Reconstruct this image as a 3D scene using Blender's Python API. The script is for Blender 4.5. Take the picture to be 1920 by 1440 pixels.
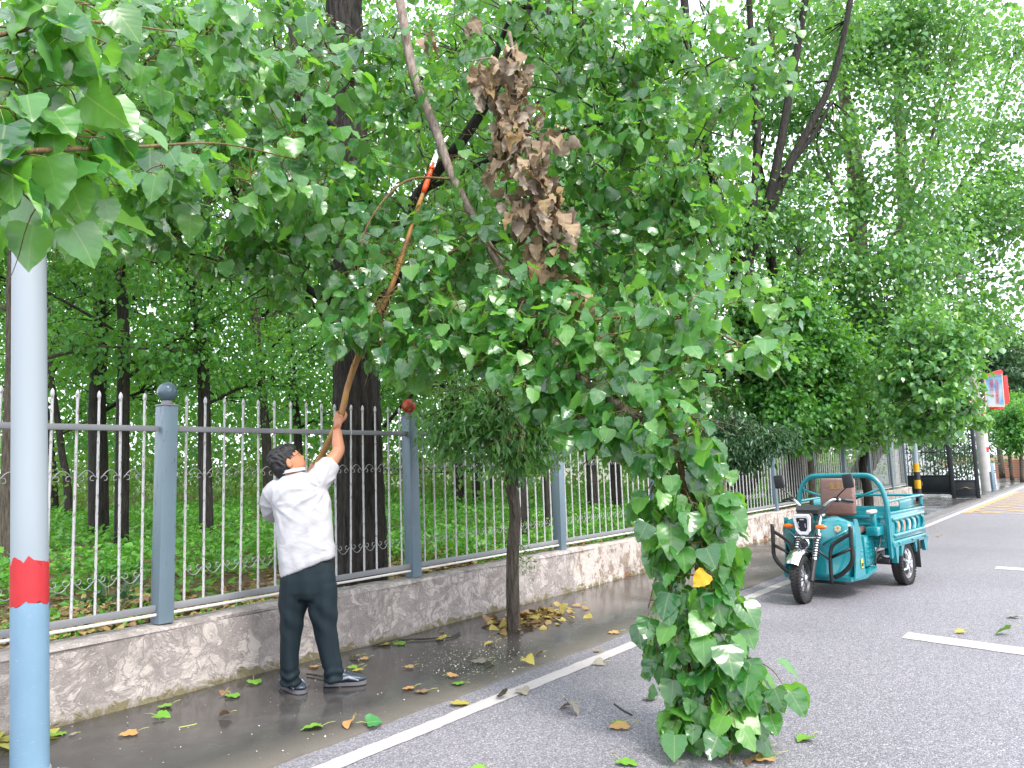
import bpy, bmesh, math, random
import numpy as np
from mathutils import Vector, Matrix

sc = bpy.context.scene
for o in list(bpy.data.objects): bpy.data.objects.remove(o)
R = math.radians
rng = np.random.default_rng(7)
random.seed(7)
COL = sc.collection

# ------------------------------------------------------------------ camera, sky, sun, exposure
# world: x along the road (away), y to the fence side, z up
CAMP = np.array([0.0, 0.0, 1.5])
F_PX = 1440.0
YAW, PITCH, ROLL = R(38.0887), R(6.251), R(1.9)
_fw = np.array([math.cos(YAW)*math.cos(PITCH), math.sin(YAW)*math.cos(PITCH), math.sin(PITCH)])
_r0 = np.array([math.sin(YAW), -math.cos(YAW), 0.0]); _u0 = np.cross(_r0, _fw)
_rt = math.cos(ROLL)*_r0 - math.sin(ROLL)*_u0
_up = math.sin(ROLL)*_r0 + math.cos(ROLL)*_u0
cam = bpy.data.cameras.new('camera'); camo = bpy.data.objects.new('camera', cam); COL.objects.link(camo)
cam.sensor_width = 36.0; cam.lens = F_PX/1920*36.0; cam.clip_end = 2000; cam.clip_start = 0.05
camo.matrix_world = Matrix(((_rt[0], _up[0], -_fw[0], CAMP[0]), (_rt[1], _up[1], -_fw[1], CAMP[1]), (_rt[2], _up[2], -_fw[2], CAMP[2]), (0, 0, 0, 1)))
sc.camera = camo

SUN_EL, SUN_AZ = 52.0, -104.0          # degrees; azimuth measured from +x towards +y, direction TO the sun
world = bpy.data.worlds.new('World'); sc.world = world; world.use_nodes = True
wn = world.node_tree.nodes; wl = world.node_tree.links
bg = wn['Background']
sky = wn.new('ShaderNodeTexSky'); sky.sky_type = 'NISHITA'; sky.sun_disc = False
sky.sun_elevation = R(SUN_EL); sky.sun_rotation = R(90.0 - SUN_AZ)
sky.air_density = 1.0; sky.dust_density = 4.0; sky.ozone_density = 1.0; sky.altitude = 50
ov = wn.new('ShaderNodeMixRGB'); ov.blend_type = 'MIX'; ov.inputs[0].default_value = 0.62
ov.inputs[2].default_value = (9.6, 10.0, 10.9, 1)       # thin bright overcast
wl.new(sky.outputs[0], ov.inputs[1]); wl.new(ov.outputs[0], bg.inputs[0])
bg.inputs[1].default_value = 0.15
sun = bpy.data.lights.new('sun', 'SUN'); sun.energy = 1.5; sun.angle = R(12); sun.color = (1.0, 0.96, 0.9)
suno = bpy.data.objects.new('sun', sun); COL.objects.link(suno)
sd = Vector((math.cos(R(SUN_EL))*math.cos(R(SUN_AZ)), math.cos(R(SUN_EL))*math.sin(R(SUN_AZ)), math.sin(R(SUN_EL))))
suno.rotation_euler = sd.to_track_quat('Z', 'Y').to_euler()
sc.view_settings.view_transform = 'Standard'; sc.view_settings.look = 'None'
sc.view_settings.exposure = 1.42; sc.view_settings.gamma = 1.0; sc.view_settings.use_curve_mapping = False
sc.render.engine = 'CYCLES'
cy = sc.cycles
cy.max_bounces = 7; cy.diffuse_bounces = 3; cy.glossy_bounces = 3; cy.transmission_bounces = 5; cy.transparent_max_bounces = 6
cy.use_denoising = True; cy.caustics_reflective = False; cy.caustics_refractive = False
cy.sample_clamp_indirect = 6.0

# ------------------------------------------------------------------ geometry helpers
def W(px, py, d):
    """point at photo pixel (1920x1440) at d metres along the view axis"""
    return CAMP + d*(_fw + (px-960)/F_PX*_rt - (py-720)/F_PX*_up)
def G(px, py, z=0.0):
    r = _fw + (px-960)/F_PX*_rt - (py-720)/F_PX*_up
    return CAMP + r*((z-CAMP[2])/r[2])
def AY(px, py, y):
    r = _fw + (px-960)/F_PX*_rt - (py-720)/F_PX*_up
    return CAMP + r*(y/r[1])
def depth(p): return float((np.asarray(p, float)-CAMP) @ _fw)
def pix(P):
    q = np.asarray(P, float)-CAMP; z = q @ _fw
    return 960+F_PX*(q @ _rt)/z, 720-F_PX*(q @ _up)/z, z
def nrm(v):
    v = np.asarray(v, float); return v/np.maximum(np.linalg.norm(v, axis=-1, keepdims=True), 1e-9)
HR = nrm(np.array([_rt[0], _rt[1], 0.0])); HF = nrm(np.array([_fw[0], _fw[1], 0.0]))   # horizontal image-right / away

class MB:
    def __init__(s): s.v = []; s.f = []; s.m = []; s.mi = 0
    def add(s, vs, fs):
        o = len(s.v); s.v += [tuple(map(float, p)) for p in vs]; s.f += [tuple(i+o for i in f) for f in fs]; s.m += [s.mi]*len(fs); return s
    def box(s, a, b, M=None):
        (x0, y0, z0), (x1, y1, z1) = a, b
        vs = [(x0,y0,z0),(x1,y0,z0),(x1,y1,z0),(x0,y1,z0),(x0,y0,z1),(x1,y0,z1),(x1,y1,z1),(x0,y1,z1)]
        if M is not None: vs = [tuple(M @ Vector(p)) for p in vs]
        return s.add(vs, [(0,3,2,1),(4,5,6,7),(0,1,5,4),(1,2,6,5),(2,3,7,6),(3,0,4,7)])
    def bbox(s, a, b, r=.01):
        """box with chamfered edges"""
        (x0, y0, z0), (x1, y1, z1) = a, b
        r = min(r, (x1-x0)*.45, (y1-y0)*.45, (z1-z0)*.45)
        bm = bmesh.new(); bmesh.ops.create_cube(bm, size=1)
        for v in bm.verts: v.co = Vector(((x0+x1)/2+v.co.x*(x1-x0), (y0+y1)/2+v.co.y*(y1-y0), (z0+z1)/2+v.co.z*(z1-z0)))
        bmesh.ops.bevel(bm, geom=bm.edges[:], offset=r, segments=2, profile=.5, affect='EDGES')
        bm.verts.index_update()
        s.add([tuple(v.co) for v in bm.verts], [tuple(v.index for v in f.verts) for f in bm.faces]); bm.free(); return s
    def tube(s, pts, rad, n=8, cap=True, flat=None):
        pts = np.array(pts, float); m = len(pts)
        rad = np.full(m, rad, float) if np.isscalar(rad) else np.array(rad, float)
        T = np.zeros_like(pts); T[1:-1] = pts[2:]-pts[:-2]; T[0] = pts[1]-pts[0]; T[-1] = pts[-1]-pts[-2]; T = nrm(T)
        ref = np.array([0, 0, 1.0]) if abs(T[0][2]) < .9 else np.array([1.0, 0, 0])
        u = nrm(np.cross(T[0], ref)); vs = []
        for i in range(m):
            u = nrm(u - (u @ T[i])*T[i]); w = np.cross(T[i], u)
            for k in range(n):
                a = 2*math.pi*k/n
                vs.append(pts[i]+rad[i]*(math.cos(a)*u+math.sin(a)*w*(flat or 1)))
        fs = [(i*n+k, i*n+(k+1) % n, (i+1)*n+(k+1) % n, (i+1)*n+k) for i in range(m-1) for k in range(n)]
        if cap: fs += [tuple(range(n))[::-1], tuple((m-1)*n+k for k in range(n))]
        return s.add(vs, fs)
    def lathe(s, prof, n=24, M=None, close=False):
        """prof: list of (r, h) about local z"""
        vs = []
        for r, h in prof:
            for k in range(n):
                a = 2*math.pi*k/n; p = Vector((r*math.cos(a), r*math.sin(a), h))
                vs.append(tuple(M @ p) if M is not None else tuple(p))
        m = len(prof)
        rngm = range(m) if close else range(m-1)
        fs = [(i*n+k, i*n+(k+1) % n, ((i+1) % m)*n+(k+1) % n, ((i+1) % m)*n+k) for i in rngm for k in range(n)]
        if not close:
            fs += [tuple(range(n))[::-1], tuple((m-1)*n+k for k in range(n))]
        return s.add(vs, fs)
    def prism(s, poly, a, b, M=None):
        """poly in local xy, extruded z from a to b"""
        n = len(poly); vs = [(x, y, a) for x, y in poly]+[(x, y, b) for x, y in poly]
        if M is not None: vs = [tuple(M @ Vector(p)) for p in vs]
        return s.add(vs, [tuple(range(n))[::-1], tuple(range(n, 2*n))]+[(i, (i+1) % n, n+(i+1) % n, n+i) for i in range(n)])
    def loft(s, rings, cap=True):
        n = len(rings[0]); vs = [p for r in rings for p in r]; m = len(rings)
        fs = [(i*n+k, i*n+(k+1) % n, (i+1)*n+(k+1) % n, (i+1)*n+k) for i in range(m-1) for k in range(n)]
        if cap: fs += [tuple(range(n))[::-1], tuple((m-1)*n+k for k in range(n))]
        return s.add(vs, fs)
    def mesh(s, name, mats, smooth=False, origin=(0, 0, 0)):
        me = bpy.data.meshes.new(name)
        o = np.array(origin, float)
        me.from_pydata([tuple(np.array(p)-o) for p in s.v], [], s.f)
        for mt in (mats if isinstance(mats, (list, tuple)) else [mats]): me.materials.append(mt)
        if any(s.m): me.polygons.foreach_set('material_index', s.m)
        bm = bmesh.new(); bm.from_mesh(me); bmesh.ops.recalc_face_normals(bm, faces=bm.faces[:])
        bm.to_mesh(me); bm.free()
        if smooth:
            me.polygons.foreach_set('use_smooth', [True]*len(me.polygons))
            if smooth != 'all': me.set_sharp_from_angle(angle=R(smooth if smooth is not True else 40))
        me.update(); return me
    def build(s, name, mats, parent=None, smooth=True, world=True):
        """parent: coordinates are world coordinates unless world=False (then local to the parent)"""
        org = (0, 0, 0)
        if parent is not None and world: org = tuple(parent.location)
        return link(name, s.mesh(name, mats, smooth, org), parent)

def link(name, me, parent=None, loc=None):
    o = bpy.data.objects.new(name, me); COL.objects.link(o)
    if parent is not None: o.parent = parent
    if loc is not None: o.location = loc
    return o
def tag(o, label=None, cat=None, group=None, kind=None):
    if label: o['label'] = label
    if cat: o['category'] = cat
    if group: o['group'] = group
    if kind: o['kind'] = kind
    return o
def thing(name, label, cat, loc=(0, 0, 0), rz=0.0, group=None):
    o = bpy.data.objects.new(name, None); COL.objects.link(o)
    o.location = tuple(map(float, loc)); o.rotation_euler = (0, 0, rz); o.empty_display_size = .1
    return tag(o, label, cat, group)
def fast_mesh(name, V, T, mats, uv=None, mi=None, smooth=True):
    """V (n,3), T (m,3) triangles, uv per vertex (n,2)"""
    V = np.ascontiguousarray(V, np.float32); T = np.ascontiguousarray(T, np.int32); m = len(T)
    me = bpy.data.meshes.new(name)
    me.vertices.add(len(V)); me.vertices.foreach_set('co', V.ravel())
    me.loops.add(m*3); me.loops.foreach_set('vertex_index', T.ravel())
    me.polygons.add(m); me.polygons.foreach_set('loop_start', np.arange(0, m*3, 3, dtype=np.int32))
    for mt in (mats if isinstance(mats, (list, tuple)) else [mats]): me.materials.append(mt)
    if mi is not None: me.polygons.foreach_set('material_index', np.ascontiguousarray(mi, np.int32))
    me.polygons.foreach_set('use_smooth', np.full(m, bool(smooth)))
    me.update(calc_edges=True)
    if uv is not None:
        l = me.uv_layers.new(name='UVMap'); l.data.foreach_set('uv', np.ascontiguousarray(uv[T.ravel()], np.float32).ravel())
    me.validate()
    return me
def lettering(text, size, mat, parent, M, extrude=.0008):
    cu = bpy.data.curves.new('lettering', 'FONT'); cu.body = text; cu.size = size; cu.align_x = 'CENTER'; cu.extrude = extrude
    o = bpy.data.objects.new('lettering_src', cu); COL.objects.link(o)
    dg = bpy.context.evaluated_depsgraph_get(); dg.update(); me = bpy.data.meshes.new_from_object(o.evaluated_get(dg)); me.name = 'lettering'
    bpy.data.objects.remove(o); me.materials.clear(); me.materials.append(mat)
    q = link('lettering', me, parent); q.matrix_local = M; return q
def smooth_path(pts, k=6):
    """Catmull-Rom through pts"""
    P = np.array(pts, float); P = np.vstack([2*P[0]-P[1], P, 2*P[-1]-P[-2]]); out = []
    for i in range(1, len(P)-2):
        for t in np.linspace(0, 1, k, endpoint=False):
            a, b, c, d = P[i-1], P[i], P[i+1], P[i+2]
            out.append(.5*((2*b)+(-a+c)*t+(2*a-5*b+4*c-d)*t*t+(-a+3*b-3*c+d)*t**3))
    out.append(P[-2]); return np.array(out)

# ------------------------------------------------------------------ materials
MATS = {}
class N:
    """tiny node-graph helper"""
    def __init__(s, name, rough=.6, spec=.5, metal=0.0):
        s.mat = bpy.data.materials.new(name); s.mat.use_nodes = True
        s.nt = s.mat.node_tree; s.b = s.nt.nodes['Principled BSDF']
        s.b.inputs['Roughness'].default_value = rough; s.b.inputs['Metallic'].default_value = metal
        s.b.inputs['Specular IOR Level'].default_value = spec
        s.out = s.nt.nodes['Material Output']; MATS[name] = s.mat
    def n(s, t, **kw):
        x = s.nt.nodes.new(t)
        for k, v in kw.items(): setattr(x, k, v)
        return x
    def l(s, a, b): s.nt.links.new(a, b)
    def set(s, sock, v):
        if hasattr(v, 'is_linked') or hasattr(v, 'links'): s.l(v, sock)
        elif sock.type == 'RGBA': sock.default_value = (v, v, v, 1) if np.isscalar(v) else (*v[:3], 1)
        else: sock.default_value = v
    def coord(s, scale=(1, 1, 1), which='Object', rot=(0, 0, 0)):
        tc = s.n('ShaderNodeTexCoord'); mp = s.n('ShaderNodeMapping'); mp.inputs['Scale'].default_value = scale; mp.inputs['Rotation'].default_value = rot
        s.l(tc.outputs[which], mp.inputs[0]); return mp.outputs[0]
    def wpos(s, scale=(1, 1, 1)):
        g = s.n('ShaderNodeNewGeometry'); mp = s.n('ShaderNodeMapping'); mp.inputs['Scale'].default_value = scale
        s.l(g.outputs['Position'], mp.inputs[0]); return mp.outputs[0]
    def noise(s, vec, scale=5, detail=4, rough=.55, dist=0.0, out='Fac'):
        x = s.n('ShaderNodeTexNoise'); x.inputs['Scale'].default_value = scale; x.inputs['Detail'].default_value = detail
        x.inputs['Roughness'].default_value = rough; x.inputs['Distortion'].default_value = dist
        s.l(vec, x.inputs['Vector']); return x.outputs[out]
    def voro(s, vec, scale=5, feature='F1', out='Distance', rnd=1.0):
        x = s.n('ShaderNodeTexVoronoi', feature=feature); x.inputs['Scale'].default_value = scale
        x.inputs['Randomness'].default_value = rnd
        s.l(vec, x.inputs['Vector']); return x.outputs[out]
    def ramp(s, fac, stops, interp='LINEAR'):
        x = s.n('ShaderNodeValToRGB'); x.color_ramp.interpolation = interp
        e = x.color_ramp.elements
        while len(e) > 1: e.remove(e[-1])
        for i, (p, c) in enumerate(stops):
            c = (c, c, c) if np.isscalar(c) else c
            if i == 0: e[0].position = p; e[0].color = (*c[:3], 1)
            else: q = e.new(p); q.color = (*c[:3], 1)
        s.l(fac, x.inputs[0]); return x.outputs[0]
    def mix(s, f, a, b, mode='MIX'):
        x = s.n('ShaderNodeMixRGB', blend_type=mode); s.set(x.inputs[0], f); s.set(x.inputs[1], a); s.set(x.inputs[2], b); return x.outputs[0]
    def math(s, op, a, b=0.0, c=None):
        x = s.n('ShaderNodeMath', operation=op); s.set(x.inputs[0], a); s.set(x.inputs[1], b)
        if c is not None: s.set(x.inputs[2], c)
        return x.outputs[0]
    def sep(s, vec):
        x = s.n('ShaderNodeSeparateXYZ'); s.l(vec, x.inputs[0]); return x.outputs
    def bump(s, h, strength=.3, dist=.02):
        x = s.n('ShaderNodeBump'); x.inputs['Strength'].default_value = strength; x.inputs['Distance'].default_value = dist
        s.l(h, x.inputs['Height']); s.l(x.outputs[0], s.b.inputs['Normal']); return x.outputs[0]
    def col(s, v): s.set(s.b.inputs['Base Color'], v)
    def rgh(s, v): s.set(s.b.inputs['Roughness'], v)

def simple(name, c, rough=.5, metal=0.0, var=.12, vs=8, bump=0.0, spec=.5, bs=60):
    m = N(name, rough, spec, metal); v = m.coord()
    n1 = m.noise(v, vs, 5); lo = tuple(x*(1-var) for x in c); hi = tuple(min(1, x*(1+var)) for x in c)
    m.col(m.ramp(n1, [(.3, lo), (.7, hi)]))
    m.rgh(m.ramp(m.noise(v, vs*2.3, 3), [(.3, max(.02, rough-.07)), (.7, min(1, rough+.07))]))
    if bump: m.bump(m.noise(v, bs, 4), bump, .005)
    return m.mat

def leaf_mat(name, cols, trans, rough=.34, under=None, vein=True, tmix=.38, spec=.55, uv=True):
    """two sided leaf: glossy upper face, paler matt underside, light passes through"""
    m = N(name, rough, spec)
    g = m.n('ShaderNodeNewGeometry'); oi = m.n('ShaderNodeObjectInfo')
    r = m.math('FRACT', m.math('ADD', g.outputs['Random Per Island'], oi.outputs['Random']))
    k = len(cols); c = m.ramp(r, [((i+.0)/(k-1), cc) for i, cc in enumerate(cols)])
    if uv:
        uvn = m.n('ShaderNodeUVMap'); x, y, _ = m.sep(uvn.outputs[0])
        ax = m.math('ABSOLUTE', x)
        if vein:
            mid = m.math('LESS_THAN', ax, .017)
            lat = m.math('FRACT', m.math('MULTIPLY', m.math('SUBTRACT', y, m.math('MULTIPLY', ax, .8)), 5.5))
            latm = m.math('LESS_THAN', m.math('ABSOLUTE', m.math('SUBTRACT', lat, .5)), .05)
            v = m.math('MAXIMUM', mid, m.math('MULTIPLY', latm, .3))
            c = m.mix(m.math('MULTIPLY', v, .34), c, (.36, .46, .14))
            bh = m.math('ABSOLUTE', m.math('SUBTRACT', lat, .5))
            bp = m.n('ShaderNodeBump'); bp.inputs['Strength'].default_value = .1; bp.inputs['Distance'].default_value = .006
            m.l(bh, bp.inputs['Height']); m.l(bp.outputs[0], m.b.inputs['Normal'])
        nz = m.noise(uvn.outputs[0], 3.0, 3); c = m.mix(.5, c, m.ramp(nz, [(.3, .72), (.75, 1.0)]), 'MULTIPLY')
    if under is not None: c = m.mix(g.outputs['Backfacing'], c, under)
    m.col(c); m.rgh(m.ramp(r, [(0, rough-.08), (1, rough+.14)]))
    t = m.n('ShaderNodeBsdfTranslucent')
    tr = m.ramp(r, [(0, trans), (1, tuple(x*.7 for x in trans))])
    if uv:
        if vein: tr = m.mix(m.math('MULTIPLY', v, .5), tr, (.42, .6, .12))
        tr = m.mix(.6, tr, m.ramp(nz, [(.3, .6), (.7, 1.0)]), 'MULTIPLY')
    m.l(tr, t.inputs[0])
    ms = m.n('ShaderNodeMixShader'); ms.inputs[0].default_value = tmix
    m.l(m.b.outputs[0], ms.inputs[1]); m.l(t.outputs[0], ms.inputs[2]); m.l(ms.outputs[0], m.out.inputs[0])
    return m.mat

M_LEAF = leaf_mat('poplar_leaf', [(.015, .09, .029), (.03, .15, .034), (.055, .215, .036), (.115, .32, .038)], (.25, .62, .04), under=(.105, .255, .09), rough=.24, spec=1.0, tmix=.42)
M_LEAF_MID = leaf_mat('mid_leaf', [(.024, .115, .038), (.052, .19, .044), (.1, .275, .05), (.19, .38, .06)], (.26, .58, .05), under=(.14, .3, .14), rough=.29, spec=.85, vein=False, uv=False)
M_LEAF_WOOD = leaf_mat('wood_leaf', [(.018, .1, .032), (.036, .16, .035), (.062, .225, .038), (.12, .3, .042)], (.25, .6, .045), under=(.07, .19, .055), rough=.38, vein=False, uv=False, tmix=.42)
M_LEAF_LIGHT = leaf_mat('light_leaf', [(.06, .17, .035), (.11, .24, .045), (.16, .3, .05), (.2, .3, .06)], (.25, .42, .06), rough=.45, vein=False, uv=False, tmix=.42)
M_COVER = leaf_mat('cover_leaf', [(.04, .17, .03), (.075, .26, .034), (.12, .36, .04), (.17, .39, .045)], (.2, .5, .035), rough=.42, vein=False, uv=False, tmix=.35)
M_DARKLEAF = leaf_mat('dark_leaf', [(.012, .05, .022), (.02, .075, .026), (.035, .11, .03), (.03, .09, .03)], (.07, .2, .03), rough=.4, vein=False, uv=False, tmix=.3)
M_DEAD = leaf_mat('dead_leaf', [(.11, .07, .042), (.24, .165, .1), (.38, .29, .19), (.28, .18, .08)], (.3, .17, .06), under=(.3, .25, .19), rough=.6, vein=True, tmix=.22, spec=.3)
M_LITTER = leaf_mat('litter_leaf', [(.16, .08, .03), (.3, .19, .07), (.36, .3, .07), (.12, .06, .03)], (.2, .12, .03), rough=.6, vein=False, uv=False, tmix=.12)
M_PET = simple('petiole', (.34, .38, .09), .5)

def bark(name, dark, light, sc_=1.0, strength=.9):
    m = N(name, .85, .25); v = m.coord((11*sc_, 11*sc_, 1.6*sc_))
    a = m.noise(v, 3.0, 6, .62, .4); b = m.noise(m.coord((30*sc_, 30*sc_, 9*sc_)), 2.0, 4)
    f = m.math('ADD', m.math('MULTIPLY', a, .75), m.math('MULTIPLY', b, .25))
    m.col(m.ramp(f, [(.36, dark), (.62, light)])); m.bump(f, strength, .03); return m.mat
M_BARK_DARK = bark('bark_dark', (.008, .007, .006), (.045, .04, .035))
M_BARK = bark('bark_grey', (.03, .024, .018), (.12, .1, .08), 1.3)
M_BARK_PALE = bark('bark_pale', (.1, .075, .06), (.27, .22, .19), 1.2, .5)
M_TWIG = bark('bark_twig', (.06, .04, .02), (.2, .135, .06), 3.0, .3)
M_TWIG_DEAD = bark('bark_twig_dead', (.12, .09, .07), (.27, .21, .17), 3.0, .3)

M_STEEL_PAINT = None
def worn_paint(name, c, chip, thr=.66, rough=.45, scale=14, stretch=(1, 1, .35)):
    m = N(name, rough, .5); v = m.coord(stretch)
    n1 = m.noise(v, scale, 7, .65); n0 = m.noise(m.coord(), 2.5, 4)
    base = m.mix(n0, tuple(x*.85 for x in c), tuple(min(1, x*1.12) for x in c))
    f = m.ramp(n1, [(thr, 0.0), (thr+.03, 1.0)])
    m.col(m.mix(f, base, chip)); m.rgh(m.ramp(n1, [(.3, rough-.1), (.7, rough+.15)])); m.bump(f, -.25, .003); return m.mat
M_POST = worn_paint('post_paint', (.125, .178, .215), (.08, .095, .105), .62, .42, 40, (1, 1, .25))
M_RAIL = worn_paint('rail_paint', (.19, .195, .205), (.1, .075, .06), .66, .5, 10, (.3, 1, 1))
M_BAR = worn_paint('bar_paint', (.44, .44, .44), (.22, .21, .2), .56, .5, 40, (1, 1, .5))
M_PIPE = worn_paint('pipe_white', (.62, .58, .54), (.35, .27, .2), .68, .5, 6, (.3, 1, 1))
M_SCROLL = simple('scroll_iron', (.3, .3, .3), .5, .2)
M_BALL = simple('ball_blue', (.075, .115, .145), .22, 0, .08, 4)
M_BALLRED = simple('ball_red', (.42, .04, .02), .4, 0, .3, 12, .4)
# ------------------------------------------------------------------ ground surfaces
def ground_mats():
    m = N('asphalt', .75, .35); v = m.wpos()
    g = m.voro(v, 140, 'F1'); c = m.voro(v, 140, 'F1', 'Color'); n2 = m.noise(v, 260, 3); big = m.noise(v, .55, 4)
    r = m.sep(c)[0]
    col = m.ramp(r, [(0, (.11, .106, .118)), (.5, (.195, .187, .207)), (.8, (.262, .252, .276)), (1, (.41, .395, .42))])
    col = m.mix(.55, col, m.ramp(n2, [(.3, .58), (.7, 1.22)]), 'MULTIPLY')
    col = m.mix(.5, col, m.ramp(big, [(.3, .75), (.7, 1.1)]), 'MULTIPLY')
    m.col(col); m.rgh(m.ramp(big, [(.35, .5), (.65, .72)]))
    m.bump(m.math('ADD', m.math('MULTIPLY', g, -1.0), m.math('MULTIPLY', n2, .4)), .75, .006)
    # wet concrete pavement
    p = N('wet_pavement', .3, .5); v = p.wpos()
    a = p.noise(v, 1.1, 6, .6, .6); b = p.noise(v, 7, 6, .65); gr = p.noise(v, 160, 3); wet = p.noise(v, .75, 4, .55, .3)
    col = p.ramp(a, [(.3, (.035, .032, .031)), (.55, (.058, .054, .051)), (.75, (.096, .09, .086))])
    col = p.mix(.6, col, p.ramp(b, [(.3, .7), (.72, 1.25)]), 'MULTIPLY'); col = p.mix(.25, col, p.ramp(gr, [(.35, .5), (.65, 1.4)]), 'MULTIPLY')
    y = p.sep(v)[1]                                    # drier and rougher along the gutter
    edge = p.math('ADD', y, p.math('MULTIPLY', p.math('SUBTRACT', b, .5), .22))
    dry = p.ramp(edge, [(0, 1.0), (1, 0.0)])
    mr = p.n('ShaderNodeMapRange'); p.l(edge, mr.inputs[0]); mr.inputs[1].default_value = 3.62; mr.inputs[2].default_value = 3.98; mr.inputs[3].default_value = 1; mr.inputs[4].default_value = 0
    col = p.mix(mr.outputs[0], col, p.mix(b, (.075, .066, .055), (.15, .135, .115)))
    chips = p.math('GREATER_THAN', p.noise(v, 62, 2), .735); col = p.mix(p.math('MULTIPLY', chips, .55), col, (.4, .38, .34))
    p.col(col)
    rr = p.ramp(wet, [(.36, .06), (.5, .2), (.64, .36)])
    p.rgh(p.mix(mr.outputs[0], rr, .62)); p.bump(p.math('ADD', p.math('MULTIPLY', b, .5), p.math('MULTIPLY', gr, .25)), .16, .006)
    # worn white line paint
    w = N('road_paint', .6, .4); v = w.wpos()
    n1 = w.noise(v, 45, 6, .7); n3 = w.noise(v, 4, 4); vo = w.voro(v, 95, 'F1')
    f = w.ramp(n1, [(.55, 0.0), (.66, 1.0)])
    w.col(w.mix(w.math('MULTIPLY', f, .6), w.mix(n3, (.36, .33, .325), (.47, .44, .435)), (.2, .19, .19))); w.bump(w.math('MULTIPLY', vo, -1.0), .35, .004)
    yy = N('yellow_paint', .6, .4); v = yy.wpos(); n1 = yy.noise(v, 9, 6, .7)
    yy.col(yy.mix(yy.ramp(n1, [(.45, 0.0), (.66, 1.0)]), (.46, .28, .11), (.24, .2, .16)))
    s = N('soil', .9, .3); v = s.wpos(); n1 = s.noise(v, 3, 6); n2 = s.noise(v, 26, 5, .7)
    s.col(s.mix(n2, s.ramp(n1, [(.35, (.07, .05, .025)), (.6, (.14, .09, .05)), (.75, (.09, .1, .03))]), (.2, .14, .08))); s.bump(n2, 1.0, .05)
    t = N('stucco_wall', .75, .3); v = t.wpos((1, 1, 1))
    # smeared trowel plaster: warped cells
    wv = t.n('ShaderNodeVectorMath', operation='ADD'); nz = t.noise(v, 3.2, 4, .6, .5, 'Color')
    sb = t.n('ShaderNodeVectorMath', operation='MULTIPLY'); t.l(nz, sb.inputs[0]); sb.inputs[1].default_value = (.55, .55, .55)
    t.l(v, wv.inputs[0]); t.l(sb.outputs[0], wv.inputs[1])
    mp = t.n('ShaderNodeMapping'); mp.inputs['Scale'].default_value = (1, 1, .62); t.l(wv.outputs[0], mp.inputs[0])
    cc = t.sep(t.voro(mp.outputs[0], 7.5, 'F1', 'Color'))[0]
    edge = t.voro(mp.outputs[0], 7.5, 'DISTANCE_TO_EDGE'); fine = t.noise(v, 60, 5); med = t.noise(v, 6.5, 5, .6, 1.5)
    gate = t.ramp(cc, [(.3, 0.0), (.5, 1.0)])
    f = t.math('MULTIPLY', t.ramp(edge, [(.02, 0.0), (.09, 1.0)]), gate)
    f = t.math('MULTIPLY', f, t.ramp(med, [(.4, .12), (.58, 1.0)]))
    base = t.ramp(med, [(.3, (.18, .156, .147)), (.55, (.26, .23, .216)), (.75, (.32, .288, .272))])
    col = t.mix(f, base, t.mix(fine, (.39, .345, .315), (.47, .42, .39)))
    vein = t.noise(mp.outputs[0], 7.5, 3, .5, 2.2); vl = t.ramp(vein, [(.465, 0.0), (.485, 1.0), (.5, 1.0), (.52, 0.0)])
    col = t.mix(t.math('MULTIPLY', vl, .5), col, (.5, .46, .43))
    stain = t.ramp(t.noise(v, 1.7, 4, .6, .6), [(.66, 0.0), (.72, 1.0)]); col = t.mix(t.math('MULTIPLY', stain, .35), col, (.1, .15, .16))
    x, y, z = t.sep(v)
    # further along: whitewash flaking off brown render
    mr = t.n('ShaderNodeMapRange'); t.l(t.math('ADD', x, t.math('MULTIPLY', med, .8)), mr.inputs[0]); mr.inputs[1].default_value = 8.1; mr.inputs[2].default_value = 8.35
    fl = t.ramp(t.noise(t.wpos((1, 1, .8)), 9, 8, .72), [(.5, 0.0), (.56, 1.0)])
    white = t.mix(fl, t.mix(fine, (.42, .37, .33), (.56, .5, .46)), t.mix(med, (.2, .15, .11), (.34, .28, .23)))
    col = t.mix(mr.outputs[0], col, white)
    # moss along the foot, with its own ragged edge
    mo = t.n('ShaderNodeMapRange'); t.l(t.math('ADD', z, t.math('MULTIPLY', t.math('SUBTRACT', med, .5), -.34)), mo.inputs[0]); mo.inputs[1].default_value = .03; mo.inputs[2].default_value = .075; mo.inputs[3].default_value = 1; mo.inputs[4].default_value = 0
    col = t.mix(t.math('MULTIPLY', mo.outputs[0], .85), col, t.mix(fine, (.05, .04, .015), (.15, .13, .04)))
    t.col(col)
    t.bump(t.math('ADD', t.math('ADD', t.math('MULTIPLY', f, .5), t.math('MULTIPLY', vl, .35)), t.math('MULTIPLY', fine, .18)), .7, .012)
ground_mats()

def sheet(name, x0, x1, y0, y1, z, mat, label=None, parent=None):
    o = MB().add([(x0, y0, z), (x1, y0, z), (x1, y1, z), (x0, y1, z)], [(0, 1, 2, 3)]).build(name, MATS[mat], parent)
    o['kind'] = 'structure'
    if label: o['label'] = label
    return o
sheet('ground', -300, 600, -300, 400, -.02, 'soil', 'bare earth under the road and the woodland')
sheet('road', -40, 300, -14, 3.63, 0.0, 'asphalt', 'grey speckled asphalt road')
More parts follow.
